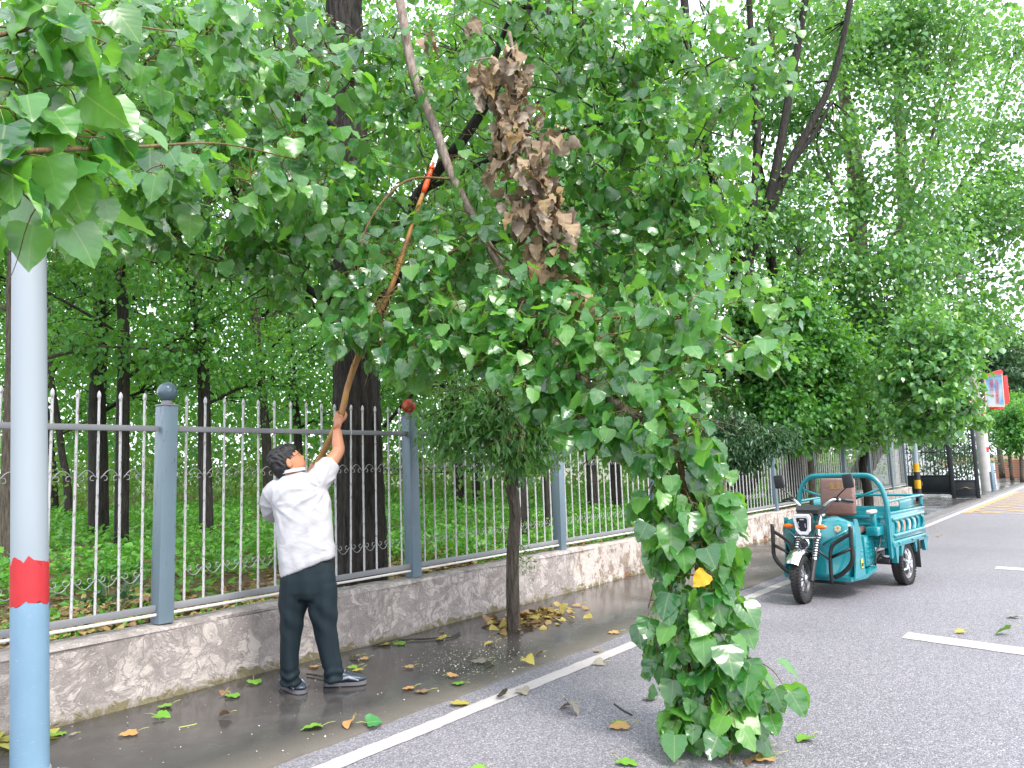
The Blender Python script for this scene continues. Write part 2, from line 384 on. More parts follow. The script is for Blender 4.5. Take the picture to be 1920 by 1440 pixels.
# pavement with a slightly uneven edge and a low lip above the road
mb = MB(); xs = np.concatenate([np.arange(-8, 30, .12), np.arange(30, 120, 2.0)]); vs = []; k = len(xs)
for i, x in enumerate(xs):
    yj = 3.6+.012*math.sin(x*2.1)+.008*math.sin(x*7.3+1)+rng.normal(0, .004)
    vs += [(x, yj, -.01), (x, yj+.004, .012), (x, yj+.03, .016), (x, 4.4, .014+.004*math.sin(x*1.3)), (x, 5.4, .02)]
mb.add(vs, [(i*5+j, (i+1)*5+j, (i+1)*5+j+1, i*5+j+1) for i in range(k-1) for j in range(4)])
pv = mb.build('pavement', MATS['wet_pavement'], None, 30); tag(pv, 'wet dark concrete pavement along the low wall', kind='structure')
sheet('forecourt', 27.2, 120, 5.4, 16, .012, 'wet_pavement', 'grey concrete forecourt by the gate')
# pavement construction joint
jm = simple('joint_dark', (.02, .02, .02), .8)
mb = MB(); P = np.array([(x, 4.62+.02*math.sin(x*1.7), 0) for x in np.arange(6.6, 9.6, .2)])
# edge line with ragged borders
mb = MB(); vs = []; xs = np.concatenate([np.arange(-4, 22, .06), np.arange(22, 150, 1.5)])
for x in xs:
    j = rng.normal(0, .0035, 2) if x < 22 else (0, 0)
    vs += [(x, 3.285+j[0], .004), (x, 3.415+j[1], .004)]
mb.add(vs, [(2*i, 2*i+2, 2*i+3, 2*i+1) for i in range(len(xs)-1)])
tag(mb.build('edge_line', MATS['road_paint']), 'worn white line painted along the road edge', kind='structure')
def stripe(name, x0, x1, y0, y1, mat, label, skew=0.0):
    n = 40; ys = np.linspace(y0, y1, n); vs = []
    for y in ys:
        j = rng.normal(0, .004, 2); vs += [(x0+skew*(y-y1)+j[0], y, .004), (x1+skew*(y-y1)+j[1], y, .004)]
    o = MB().add(vs, [(2*i, 2*i+1, 2*i+3, 2*i+2) for i in range(n-1)]).build(name, MATS[mat]); tag(o, label, kind='structure')
stripe('road_marking', 7.08, 7.34, -1.4, 1.56, 'road_paint', 'white bar painted across the road, the nearer one', .2)
stripe('road_marking', 11.78, 12.05, -1.6, 1.42, 'road_paint', 'white bar painted across the road, the farther one', .2)
# yellow hatched box in front of the gate
mb = MB(); X0, X1, Y0, Y1 = 22.4, 34.5, -1.5, 3.2
for a, b in (((X0, Y0), (X0, Y1)), ((X0, Y1), (X1, Y1)), ((X1, Y0), (X1, Y1))):
    d = nrm(np.array([b[0]-a[0], b[1]-a[1], 0])); q = np.array([-d[1], d[0], 0])*.1; A = np.array([*a, .005]); B = np.array([*b, .005])
    mb.add([A-q, B-q, B+q, A+q], [(0, 1, 2, 3)])
for k in np.arange(-6, 16, 1.15):
    for s in (1, -1):
        pts = []
        for t in np.linspace(0, 1, 60):
            y = Y0+t*(Y1-Y0); x = X0+k+s*1.25*(y-(Y0 if s > 0 else Y1))+ (0 if s > 0 else 0)
            if X0 <= x <= X1: pts.append((x, y))
        if len(pts) > 1:
            A = np.array([*pts[0], .005+.0012*(s > 0)]); B = np.array([*pts[-1], .005+.0012*(s > 0)]); d = nrm(B-A); q = np.array([-d[1], d[0], 0])*.07
            mb.add([A-q, B-q, B+q, A+q], [(0, 1, 2, 3)])
tag(mb.build('yellow_box_marking', MATS['yellow_paint']), 'faded yellow hatched box painted on the road by the gate', kind='structure')

# woodland soil, retained by the wall
xs = np.concatenate([np.arange(-14, 27, .5), [27.2]]); ys = np.concatenate([np.arange(5.5, 12, .35), np.arange(12, 60, 2.5)])
SOILH = lambda x, y: .40+.045*np.sin(x*1.3+y*.7)+.03*np.sin(x*3.1-y*2.2)+np.clip((y-6)*.012, 0, .35)
vs = [(x, y, float(SOILH(x, y)) if y > 5.6 else .40) for y in ys for x in xs]; n = len(xs)
mb = MB().add(vs, [(j*n+i, j*n+i+1, (j+1)*n+i+1, (j+1)*n+i) for j in range(len(ys)-1) for i in range(n-1)])
tag(mb.build('woodland_ground', MATS['soil'], None, 'all'), 'brown leaf-strewn soil under the trees behind the fence', kind='structure')

# ------------------------------------------------------------------ low wall
WY0, WY1, WT = 5.27, 5.52, .50
wall = thing('low_wall', 'low grey plastered wall carrying the metal fence', 'wall', (0, WY0, 0))
mb = MB(); xs = np.concatenate([np.arange(-5, 16, .08), np.arange(16, 27.01, .5)]); zs = np.linspace(0, WT-.03, 8); nz = len(zs)
vs = []
hole = lambda x, z: any(abs(x-hx) < w and z < h for hx, w, h in ((9.15, .07, .1), (14.2, .09, .13), (13.6, .05, .07)))
for x in xs:
    for z in zs:
        b = .01*math.sin(x*2.3+z*4)+.006*math.sin(x*6.1-z*9)+rng.normal(0, .0015)
        vs.append((x, WY0+b+(.07 if hole(x, z) else 0)-(.02 if z < .02 else 0), z))
fs = [(i*nz+j, (i+1)*nz+j, (i+1)*nz+j+1, i*nz+j+1) for i in range(len(xs)-1) for j in range(nz-1)]
mb.add(vs, fs)
vs = []; k = len(xs)
for x in xs:
    e = .008*math.sin(x*1.9)+rng.normal(0, .002)
    vs += [(x, WY0+.012*math.sin(x*2.3)+.002, WT-.03), (x, WY0+.012+.006*math.sin(x*3), WT-.006+e*.5), (x, WY0+.035, WT+e), (x, WY1-.03, WT+.004+e), (x, WY1, WT-.02), (x, WY1, 0)]
mb.add(vs, [(i*6+j, (i+1)*6+j, (i+1)*6+j+1, i*6+j+1) for i in range(k-1) for j in range(5)])
mb.add([(27, WY0, 0), (27, WY1, 0), (27, WY1, WT-.01), (27, WY0+.01, WT-.01)], [(0, 1, 2, 3)])
mb.build('plaster', MATS['stucco_wall'], wall, 50)
M_BRICKS = simple('old_brick', (.2, .085, .04), .85, 0, .35, 20, .5)
brick_me = MB().bbox((-.09, -.03, -.027), (.09, .03, .027), .008).mesh('brick', M_BRICKS)
for hx, hz in ((9.12, .04), (14.15, .035), (14.27, .04), (14.2, .1), (13.6, .035)):
    link('brick', brick_me, wall, (hx, .075, hz))

# ------------------------------------------------------------------ metal fence
FY = 5.40
PX = [.39, 2.81, 5.27, 7.72, 10.16, 12.62, 15.1, 17.55, 20.0, 22.45, 24.9, 26.8]
fence = thing('metal_fence', 'long grey metal fence of thin bars between blue-grey square posts on the low wall', 'fence', (0, FY, WT))
def posts():
    h = 1.53; w = .057
    me = MB().bbox((-w, -w, 0), (w, w, h), .006).mesh('post', M_POST, 30)
    cap = MB().bbox((-w-.004, -w-.004, 0), (w+.004, w+.004, .012), .004).lathe([(.04, .01), (.04, .03), (.032, .036)], 16, Matrix.Translation((0, 0, .005))).mesh('cap_plate', M_RAIL, 30)
    ball = MB().lathe([(.07*math.sin(a), .07-.07*math.cos(a)) for a in np.linspace(.05, math.pi-.02, 16)], 24).mesh('ball', M_BALL, 'all')
    bred = ball.copy(); bred.materials.clear(); bred.materials.append(M_BALLRED)
    for i, x in enumerate(PX):
        p = link('post', me, fence, (x, rng.normal(0, .006), 0)); p.rotation_euler = (rng.normal(0, .006), rng.normal(0, .006), rng.normal(0, .03))
        link('cap_plate', cap, p, (0, 0, h)); b = link('ball', bred if i == 2 else ball, p, (0, 0, h+.036))
        if i == 2: b['label'] = 'red ball on the post'
        foot = MB().add([], [])
posts()
def panels():
    # rails
    for i in range(len(PX)-1):
        x0, x1 = PX[i]+.055, PX[i+1]-.055
        MB().bbox((x0, -.02, 1.345), (x1, .02, 1.385), .004).build('rail', M_RAIL, fence, 30, False)
        a = MB().bbox((x0, -.025, .085), (x1, .015, .13), .004).build('rail', M_RAIL, fence, 30, False)
        MB().tube([(x0, -.02, .065), ((x0+x1)/2, -.02, .067), (x1, -.02, .065)], .011, 8).build('pipe', M_PIPE, fence, True, False)
    # ribbed bars with flattened spear tips
    z = np.linspace(.13, 1.56, 30); mb = MB()
    pts = [(0, 0, q) for q in z]; rad = [.0085+.0012*(k % 2) for k in range(30)]
    mb.tube(pts, rad, 6); mb.tube([(0, 0, 1.56), (0, 0, 1.575), (0, 0, 1.6), (0, 0, 1.615)], [.009, .014, .011, .002], 6)
    bar = mb.mesh('bar', M_BAR, 50)
    mb = MB(); mb.tube([(0, 0, q) for q in (.13, .6, 1.1, 1.56)], .0095, 5); mb.tube([(0, 0, 1.56), (0, 0, 1.58), (0, 0, 1.615)], [.009, .013, .002], 5)
    bar_far = mb.mesh('bar', M_BAR, 50)
    s = .155
    def scroll(inv):
        pts = []
        c = .028
        for a in np.linspace(R(-300), R(0), 9): pts.append((-s/2+.012+c+math.cos(math.pi-a*-1 if False else a)*c*(.35+.65*(a+R(300))/R(300))*-1, 0, math.sin(a)*c*(.35+.65*(a+R(300))/R(300))*-1))
        left = pts
        arch = [(-s/2+.012+(s-.024)*t, 0, .058*math.sin(math.pi*t)) for t in np.linspace(.06, .94, 9)]
        right = [(-x, y, q) for x, y, q in left[::-1]]
        P = np.array(left+arch+right) * np.array([1, 1, -1 if inv else 1])
        return MB().tube(P, .0036, 3, False).mesh('scroll', M_SCROLL, 'all')
    su, sdn = scroll(False), scroll(True)
    for i in range(len(PX)-1):
        x0, x1 = PX[i], PX[i+1]; n = 15 if x1-x0 > 2.2 else 11; st = (x1-x0)/(n+1)
        for k in range(n):
            x = x0+st*(k+1)
            if i == 0 and x < 1.2: continue
            b = link('bar', bar if x < 9 else bar_far, fence, (x+rng.normal(0, .003), -.003, 0)); b.rotation_euler = (rng.normal(0, .004), rng.normal(0, .005), rng.uniform(0, 3))
            if k < n-1 and x < 14.5:
                link('scroll', su, fence, (x+st/2, -.006, 1.02)).scale = (st/s, 1, 1)
                link('scroll', sdn, fence, (x+st/2, -.006, .36)).scale = (st/s, 1, 1)
panels()

# ------------------------------------------------------------------ street pole at the left edge
def lamp_pole():
    b = G(56, 1462)
    t = thing('street_pole', 'thick grey street pole with a red band and light blue lower part', 'pole', (b[0], b[1], 0))
    m = N('pole_blue', .38, .5); v = m.coord((1, 1, .6)); n1 = m.noise(v, 9, 5); n2 = m.noise(m.coord((1, 1, 4)), 22, 6, .7); n3 = m.noise(m.coord(), 30, 3)
    m.col(m.mix(m.ramp(n2, [(.63, 0.0), (.72, .5)]), m.mix(n1, (.135, .245, .34), (.195, .31, .405)), (.5, .58, .62)))
    m.bump(n2, .12, .004)
    r_ = N('pole_red', .42, .5); n1 = r_.noise(r_.coord(), 8, 5); r_.col(r_.mix(n1, (.36, .01, .017), (.48, .025, .03)))
    g_ = N('pole_grey', .58, .4); n1 = g_.noise(g_.coord((1, 1, .1)), 6, 5); g_.col(g_.mix(n1, (.235, .275, .305), (.285, .325, .355))); g_.bump(g_.noise(g_.coord((1, 1, .05)), 60, 3), .05, .003)
    def seg(nm, z0, z1, r0, r1, mat, jag0=0., jag1=0.):
        n = 48; rows = []
        zz = np.linspace(0, 1, 8)
        for t_ in zz:
            ring = []
            for k in range(n):
                a = 2*math.pi*k/n
                j0 = jag0*(math.sin(3*a+1)+.6*math.sin(8*a)+.4*math.sin(17*a)); j1 = jag1*(math.sin(2*a)+.8*math.sin(7*a+2)+.5*math.sin(15*a))
                z = (z0+j0)*(1-t_)+(z1+j1)*t_; rr = r0+(r1-r0)*t_
                ring.append((rr*math.cos(a), rr*math.sin(a), z))
            rows.append(ring)
        return MB().loft(rows).build(nm, mat, t, 40, False)
    seg('lower_section', -.01, .99, .0885, .0885, m.mat)
    seg('upper_section', .98, 7.5, .087, .07, g_.mat)
    seg('painted_band', .885, 1.1, .0898, .0898, r_.mat, .01, .018)
    MB().lathe([(.17, 0), (.17, .012), (.1, .016), (.095, .05)], 24).build('base_plate', g_.mat, t, 30, False)
    t.rotation_mode = 'QUATERNION'; t.rotation_quaternion = Matrix.Rotation(R(-2.1), 3, Vector(HF)).to_quaternion()
lamp_pole()
# ------------------------------------------------------------------ leaves
def leaf_template(nedge=5, teeth=0.0, fold=.16, curl=.16, wide=.5, wave=.03, seed=0, petiole=.0):
    """cordate poplar leaf, base at origin, tip at +y, normal +z; returns V, T, uv"""
    rs = np.random.default_rng(seed)
    t = np.linspace(0, 1, nedge+2)
    def half(u):      # outline: base lobe, widest at ~.33, acuminate tip
        a = np.interp(u, [0, .06, .16, .3, .45, .62, .8, .92, 1], [0, .55, .86, 1.0, .95, .72, .4, .16, 0])
        y = np.interp(u, [0, .06, .16, .3, .45, .62, .8, .92, 1], [0, -.07, -.02, .18, .4, .62, .81, .93, 1])
        return a*wide, y
    ue = t[1:-1]; mid_y = np.linspace(0, 1, max(3, nedge//2+1))
    V = []; uv = []
    edge_r, edge_l = [], []
    for side, store in ((1, edge_r), (-1, edge_l)):
        for i, u in enumerate(ue):
            x, y = half(u)
            if teeth: x *= 1+teeth*(1 if i % 2 else -1)
            store.append((side*x, y, fold*abs(x)+wave*math.sin(i*1.9+seed+side)-curl*max(0, y)**2*.6-.12*x*x))
    mids = [(0, y, -curl*y*y*.6) for y in mid_y]
    V = mids+edge_r+edge_l; nm = len(mids); T = []
    for off, flip in ((nm, False), (nm+nedge, True)):
        # zipper triangulation between midrib and edge
        i = j = 0; e = [off+k for k in range(nedge)]; ey = [V[k][1] for k in e]
        while i < nm-1 or j < nedge-1:
            adv_edge = j < nedge-1 and (i >= nm-1 or ey[j+1] <= mid_y[i+1]+.02 or i == nm-1)
            tri = (i, e[j], e[j+1]) if adv_edge else (i, e[j], i+1)
            if adv_edge: j += 1
            else: i += 1
            T.append(tri if not flip else tri[::-1])
    V = np.array(V); uv = V[:, :2].copy()
    return V, np.array(T), uv
LT_HI = [leaf_template(9, .05, (.1, .3, .18, .45, .06, .25, -.12)[i], (.05, .2, .45, .1, .3, .6, .25)[i], (.5, .47, .54, .45, .52, .5, .48)[i], (.03, .05, .02, .06, .04, .05, .03)[i], i) for i in range(7)]
LT_DEAD = [leaf_template(9, .02, .55-.25*(i % 3), .5+.4*(i % 2), .46, .11, 40+i) for i in range(5)]
LT_MID = leaf_template(5, 0, .18, .2, .5, .03, 3)
LT_LOW = (np.array([(0, 0, 0), (.46, .3, .1), (0, .5, -.03), (-.46, .3, .1), (.3, .68, .04), (-.3, .68, .04), (0, 1, -.1)], float),
          np.array([(0, 1, 2), (0, 2, 3), (1, 4, 2), (2, 5, 3), (4, 6, 2), (2, 6, 5)]), None)
LT_MIN = (np.array([(0, 0, 0), (.42, .42, .1), (0, 1, -.06), (-.42, .42, .1)], float), np.array([(0, 1, 2), (0, 2, 3)]), None)
LT_LONG = (np.array([(0, 0, 0), (.17, .4, .03), (0, 1, -.08), (-.17, .4, .03)], float), np.array([(0, 1, 2), (0, 2, 3)]), None)

def frames(tip, nref):
    """columns x, y(tip), z(normal)"""
    t = nrm(tip); n = nref-(np.sum(nref*t, 1, keepdims=True))*t; n = nrm(n); x = np.cross(t, n)
    return np.stack([x, t, n], 2)
def scatter(tmpl, pos, rot, size):
    V, T, uv = tmpl; N_ = len(pos); nv = len(V)
    P = np.einsum('nij,vj->nvi', rot, V)*size[:, None, None]+pos[:, None, :]
    TT = (T[None]+(np.arange(N_)*nv)[:, None, None]).reshape(-1, 3)
    U = None if uv is None else np.tile(uv, (N_, 1))
    return P.reshape(-1, 3), TT, U
def sticks(A, B, r):
    """thin 3-sided sticks from A to B (N,3)"""
    d = nrm(B-A); ref = np.where(np.abs(d[:, 2:3]) < .9, np.array([[0, 0, 1.0]]), np.array([[1.0, 0, 0]])); u = nrm(np.cross(d, ref)); w = np.cross(d, u)
    r = np.asarray(r, float).reshape(-1, 1) if np.ndim(r) else np.full((len(A), 1), r)
    ring = [(math.cos(a), math.sin(a)) for a in (0, 2.094, 4.189)]
    V = np.stack([A+r*(c*u+s*w) for c, s in ring]+[B+.7*r*(c*u+s*w) for c, s in ring], 1)
    T = np.array([(0, 1, 4), (0, 4, 3), (1, 2, 5), (1, 5, 4), (2, 0, 3), (2, 3, 5)])
    N_ = len(A); TT = (T[None]+(np.arange(N_)*6)[:, None, None]).reshape(-1, 3)
    return V.reshape(-1, 3), TT
def shoots(bases, dirs, lens, rs, leaf=.17, gap=.055, droop=.5, pet=.075, leaf_sd=.18, face=None, down=.75):
    """leafy shoots: returns stems (list of polylines) and leaf arrays pos, rot, size, petiole start"""
    stems = []; LP, LR, LS, PA = [], [], [], []
    for b, d, L in zip(bases, dirs, lens):
        d = nrm(d); n = 7; pts = [np.array(b)]; cur = d.copy()
        for i in range(n):
            cur = nrm(cur+np.array([0, 0, -droop/n*1.2])+rs.normal(0, .07, 3)); pts.append(pts[-1]+cur*L/n)
        pts = np.array(pts); stems.append(pts)
        cnt = max(3, int(L/gap)); ts = (np.arange(cnt)+rs.uniform(.2, .8, cnt))/cnt; ts = .12+.88*ts
        ang = np.arange(cnt)*2.4+rs.uniform(0, 6)
        f = ts*n; i0 = np.minimum(f.astype(int), n-1); fr = (f-i0)[:, None]
        p = pts[i0]*(1-fr)+pts[i0+1]*fr; tg = nrm(pts[i0+1]-pts[i0])
        ref = np.where(np.abs(tg[:, 2:3]) < .9, np.array([[0, 0, 1.0]]), np.array([[1.0, 0, 0]])); u = nrm(np.cross(tg, ref)); w = np.cross(tg, u)
        side = np.cos(ang)[:, None]*u+np.sin(ang)[:, None]*w
        pd = nrm(side+.55*tg+np.array([0, 0, -.1])+rs.normal(0, .2, (cnt, 3))); pl = pet*rs.uniform(.7, 1.4, cnt)*(1.15-.35*ts)
        q = p+pd*pl[:, None]
        tip = nrm(.55*pd+.25*tg+np.array([0, 0, -down])+rs.normal(0, .33, (cnt, 3)))
        nr = side*.75+np.array([0, 0, .75])+rs.normal(0, .38, (cnt, 3))
        if face is not None: nr = nr+np.asarray(face)*.35
        LP.append(q); LR.append(frames(tip, nr)); LS.append(leaf*np.clip(rs.normal(1, leaf_sd, cnt), .45, 1.5)*(1.1-.35*ts**3)); PA.append(p)
    return stems, np.concatenate(LP), np.concatenate(LR), np.concatenate(LS), np.concatenate(PA)
LEAF_ME = {}
def leafy(parent, pos, rot, size, pa, mat, n_ind=300, hi=True, leafname='leaf', bulk='foliage', pet_mat=None, tm=None):
    """the n_ind leaves that show largest become leaf objects, the rest one joined mesh"""
    tm = tm or LT_HI
    org = np.array(parent.location)
    px, py, dz = pix(pos); app = size/np.maximum(dz, .3)
    vis = (px > -20) & (px < 1940) & (py > -20) & (py < 1460) & (dz > .3)
    # rank: large and not buried behind other leaves (coarse screen grid, nearest three per cell)
    order = np.argsort(dz); cnt = {}; front = np.zeros(len(pos), bool)
    for i in order:
        if not vis[i]: continue
        key = (int(px[i]//34), int(py[i]//34)); c = cnt.get(key, 0)
        if c < 2: front[i] = True
        cnt[key] = c+1
    score = np.where(front, app, 0); idx = np.argsort(-score)[:n_ind]; idx = idx[score[idx] > 0]
    mask = np.zeros(len(pos), bool); mask[idx] = True
    pm = pet_mat or M_PET
    key = mat.name
    if key not in LEAF_ME:
        LEAF_ME[key] = []
        for (V, T, uv) in tm: LEAF_ME[key].append(fast_mesh('leaf', V, T, mat, uv))
    for j, i in enumerate(idx):
        o = link(leafname, LEAF_ME[key][int(i) % len(tm)], parent)
        M = Matrix(rot[i].tolist()).to_4x4(); M = Matrix.Translation(Vector(pos[i]-org)) @ M @ Matrix.Scale(float(size[i]), 4)
        o.matrix_local = M
    rest = ~mask; Vs, Ts, Us, Ms = [], [], [], []; off = 0
    pieces = []
    if rest.any():
        if hi:
            which = rng.integers(0, len(tm), len(pos))
            for k in range(len(tm)):
                s = rest & (which == k)
                if s.any(): pieces.append((*scatter(tm[k], pos[s], rot[s], size[s]), 0))
        else: pieces.append((*scatter(LT_MID, pos[rest], rot[rest], size[rest]), 0))
    if pa is not None:
        V, T = sticks(pa, pos, np.clip(size*.009, .0008, .0025)); pieces.append((V, T, np.zeros((len(V), 2)), 1))
    for V, T, U, mi in pieces:
        Vs.append(V); Ts.append(T+off); Us.append(U); Ms.append(np.full(len(T), mi)); off += len(V)
    me = fast_mesh(bulk, np.concatenate(Vs)-org, np.concatenate(Ts), [mat, pm], np.concatenate(Us), np.concatenate(Ms))
    o = link(bulk, me, parent); o['kind'] = 'stuff'
    return o
def stems_mesh(parent, name, stems, r0, r1, mat, n=5):
    mb = MB()
    for s in stems: mb.tube(s, np.linspace(r0, r1, len(s)), n)
    return mb.build(name, mat, parent, 'all')

# ------------------------------------------------------------------ tree builder for the mid distance and the wood
def trunk_mesh(path, rad, n=14, ridge=.0, rs=None):
    P = smooth_path(path, 5); r = np.interp(np.linspace(0, 1, len(P)), np.linspace(0, 1, len(rad)), rad)
    mb = MB()
    if ridge <= 0: mb.tube(P, r, n); return mb
    # dense tube with vertical ridges
    P2 = smooth_path(path, 14); r2 = np.interp(np.linspace(0, 1, len(P2)), np.linspace(0, 1, len(rad)), rad); rings = []
    for i, p in enumerate(P2):
        ring = []
        for k in range(n):
            a = 2*math.pi*k/n
            rr = r2[i]*(1+ridge*(.5*math.sin(17*a+2.2*math.sin(p[2]*3.1)+i*.05)+.35*math.sin(29*a+1.7*math.sin(p[2]*4.3+1))+.15*math.sin(7*a+p[2]*2))+rs.normal(0, ridge*.25))
            ring.append((p[0]+rr*math.cos(a), p[1]+rr*math.sin(a), p[2]))
        rings.append(ring)
    return mb.loft(rings)
def crown_points(clumps, count, rs, flat=.8):
    """clumps: (center, radius) -> leaf positions crowded towards clump shells, with sub-sprays"""
    C_ = np.array([c for c, _ in clumps]); r = np.array([q for _, q in clumps]); wgt = r**2.2; wgt = wgt/wgt.sum()
    ns = max(1, count//26); ci = rs.choice(len(C_), ns, p=wgt)
    d = nrm(rs.normal(0, 1, (ns, 3))); rad = r[ci]*rs.uniform(.25, 1.05, ns)**.6
    s = C_[ci]+d*rad[:, None]*np.array([1, 1, flat]); per = 26
    k = np.repeat(np.arange(ns), per)
    off = rs.normal(0, 1, (ns*per, 3))*np.array([1, 1, .65])*(r[ci]*.2+.06)[k][:, None]
    return s[k]+off, d[k], s, ci
def crown_mesh(name, pos, out, rs, leaf, tmpl, mat, org, sd=.25, up=.8):
    n = len(pos); tip = out*.4+np.array([0, 0, -.55])+rs.normal(0, .45, (n, 3)); nr = out*.5+np.array([0, 0, up])+rs.normal(0, .5, (n, 3))
    size = leaf*np.clip(rs.normal(1, sd, n), .5, 1.6)
    V, T, U = scatter(tmpl, pos-org, frames(tip, nr), size)
    return fast_mesh(name, V, T, mat, U, None, smooth=False)
def build_tree(name, label, base, trunk_path, trunk_rad, limbs, clumps, nleaf, leaf, tmpl, mat, barkm, seed, group=None, ridge=0.0, flat=.8, twigs=True, cat='tree'):
    rs = np.random.default_rng(seed); base = np.array(base, float)
    t = thing(name, label, cat, base, 0, group)
    trunk_mesh(trunk_path, trunk_rad, 40 if ridge else 12, ridge, rs).build('trunk', barkm, t, 'all')
    for pts, r0, r1 in limbs:
        P = smooth_path(pts, 5); MB().tube(P, np.linspace(r0, r1, len(P)), 7).build('limb', barkm, t, 'all')
    if clumps:
        pos, out, s, ci = crown_points(clumps, nleaf, rs, flat)
        if twigs:
            # thin branches carrying the sprays
            anchors = [np.array(trunk_path[-1], float)]+[np.array(p, float) for L in limbs for p in smooth_path(L[0], 3)[1:]]
            tp = smooth_path(trunk_path, 4); anchors += [p for p in tp[len(tp)//2:]]
            A = np.array(anchors); sel = rs.choice(len(s), min(len(s), 260), replace=False); mb = MB()
            C_ = np.array([c for c, _ in clumps])
            for q in sel:
                c = C_[ci[q]]*.55+s[q]*.45
                a = A[np.argmin(((A-s[q])**2).sum(1)+np.where(A[:, 2] > s[q][2]+.3, 4, 0))]; mid = (a+s[q])/2+np.array([0, 0, .08])+rs.normal(0, .05, 3)
                L_ = np.linalg.norm(a-s[q]); mb.tube([a, mid, s[q]], [min(.03, .006+.006*L_), .006+.002*L_, .003], 4)
            mb.build('branches', barkm, t, 'all')['kind'] = 'stuff'
        me = crown_mesh('crown', pos, out, rs, leaf, tmpl, mat, base)
        link('crown', me, t)['kind'] = 'stuff'
    return t
def pxclumps(L):
    """(px, py, depth, radius px) -> (centre, radius)"""
    return [(W(a, b, d), r*d/F_PX) for a, b, d, r in L]
# ------------------------------------------------------------------ the near poplar behind the fence
def px_shoots(L, rs, leaf, lens=(.28, .55), down=.35, **kw):
    """L: (px, py, depth, radius px, n); leafy shoots scattered through those clumps"""
    B, D_, Ln = [], [], []
    for a, b, d, r, n in L:
        c = W(a, b, d); rad = r*d/F_PX
        q = rs.normal(0, 1, (n, 3)); q = nrm(q)*(rs.uniform(.1, 1, (n, 1))**.5)*rad
        B.append(c+q*np.array([1, 1, .9])); D_.append(nrm(q)+rs.normal(0, .6, (n, 3))+np.array([0, 0, -down])-.25*_fw); Ln.append(rs.uniform(*lens, n))
    env = kw.pop('env', True); sight = kw.pop('sight', True)
    st, p, r_, s, a = shoots(np.concatenate(B), np.concatenate(D_), np.concatenate(Ln), rs, leaf=leaf, **kw)
    if not sight: return st, p, r_, s, a
    ok = open_views(p+r_[:, :, 1]*(s*.5)[:, None], env, rs)
    return st, p[ok], r_[ok], s[ok], a[ok]
# sight lines that stay free of leaves in the photograph: the saw and its pole, stretches of bark, the cut branch
ENVX = [-60, 130, 330, 470, 560, 620, 700, 760, 800, 840, 900, 950, 990, 1050, 1120, 1200, 1260, 1310, 1330, 1400, 1500]
ENVY = [470, 480, 500, 560, 600, 680, 700, 735, 735, 690, 690, 740, 800, 850, 860, 860, 880, 880, 730, 695, 690]
SIGHT = [([(633, 787), (665, 682)], 26, 1.0), ([(718, 580), (757, 470)], 24, 1.0), ([(797, 362), (813, 305), (840, 254)], 27, 1.0), ([(757, 30), (775, 140), (812, 230), (850, 335)], 14, .35), ([(905, 440), (932, 492)], 18, .9),
         ([(1088, 708), (1180, 770), (1262, 822)], 19, .9), ([(1272, 838), (1290, 950)], 13, .9), ([(1303, 1020), (1314, 1130)], 8, .8), ([(655, 20), (660, 60)], 30, .25), ([(658, 170), (655, 270)], 30, .35), ([(560, 110), (578, 420)], 9, .7), ([(880, 250), (960, 110)], 10, .8),
         ([(970, 130), (985, 250), (1010, 420)], 30, .75), ([(780, 60), (870, 120)], 28, .7), ([(1308, 1090), (1322, 1090)], 34, 1.0)]
def open_views(c, env, rs):
    x, y, z = pix(c); ok = np.ones(len(c), bool)
    if env: ok &= y < np.interp(x, ENVX, ENVY)
    for P, r, pr in SIGHT:
        for (ax, ay), (bx, by) in zip(P[:-1], P[1:]):
            t = np.clip(((x-ax)*(bx-ax)+(y-ay)*(by-ay))/((bx-ax)**2+(by-ay)**2), 0, 1); d = np.hypot(x-ax-t*(bx-ax), y-ay-t*(by-ay))
            ok &= ~((d < r) & (rs.uniform(0, 1, len(c)) < pr))
    return ok
def twig_links(stems, anchors, rs, every=1):
    """thin twigs from the nearest point of the skeleton to the start of each shoot"""
    A = np.array(anchors); out = []
    order = np.argsort([((A-s[0])**2).sum(1).min() for s in stems])
    for k in order:                                   # grow outwards: each shoot joins the nearest wood already there
        s = stems[k]; b = s[0]; a = A[np.argmin(((A-b)**2).sum(1))]; L = np.linalg.norm(a-b); A = np.vstack([A, s[:4]])
        if L < .02: continue
        mid = (a+b)/2+rs.normal(0, .05*L, 3)+np.array([0, 0, .06*L]); out.append(smooth_path([a, mid, b], 4))
    return out
def limb_parts(t, limbs, mat):
    pts = []
    for P, r0, r1 in limbs:
        S = smooth_path(P, 6); pts += list(S); MB().tube(S, np.linspace(r0, r1, len(S)), 8).build('limb', mat, t, 'all')
    return pts
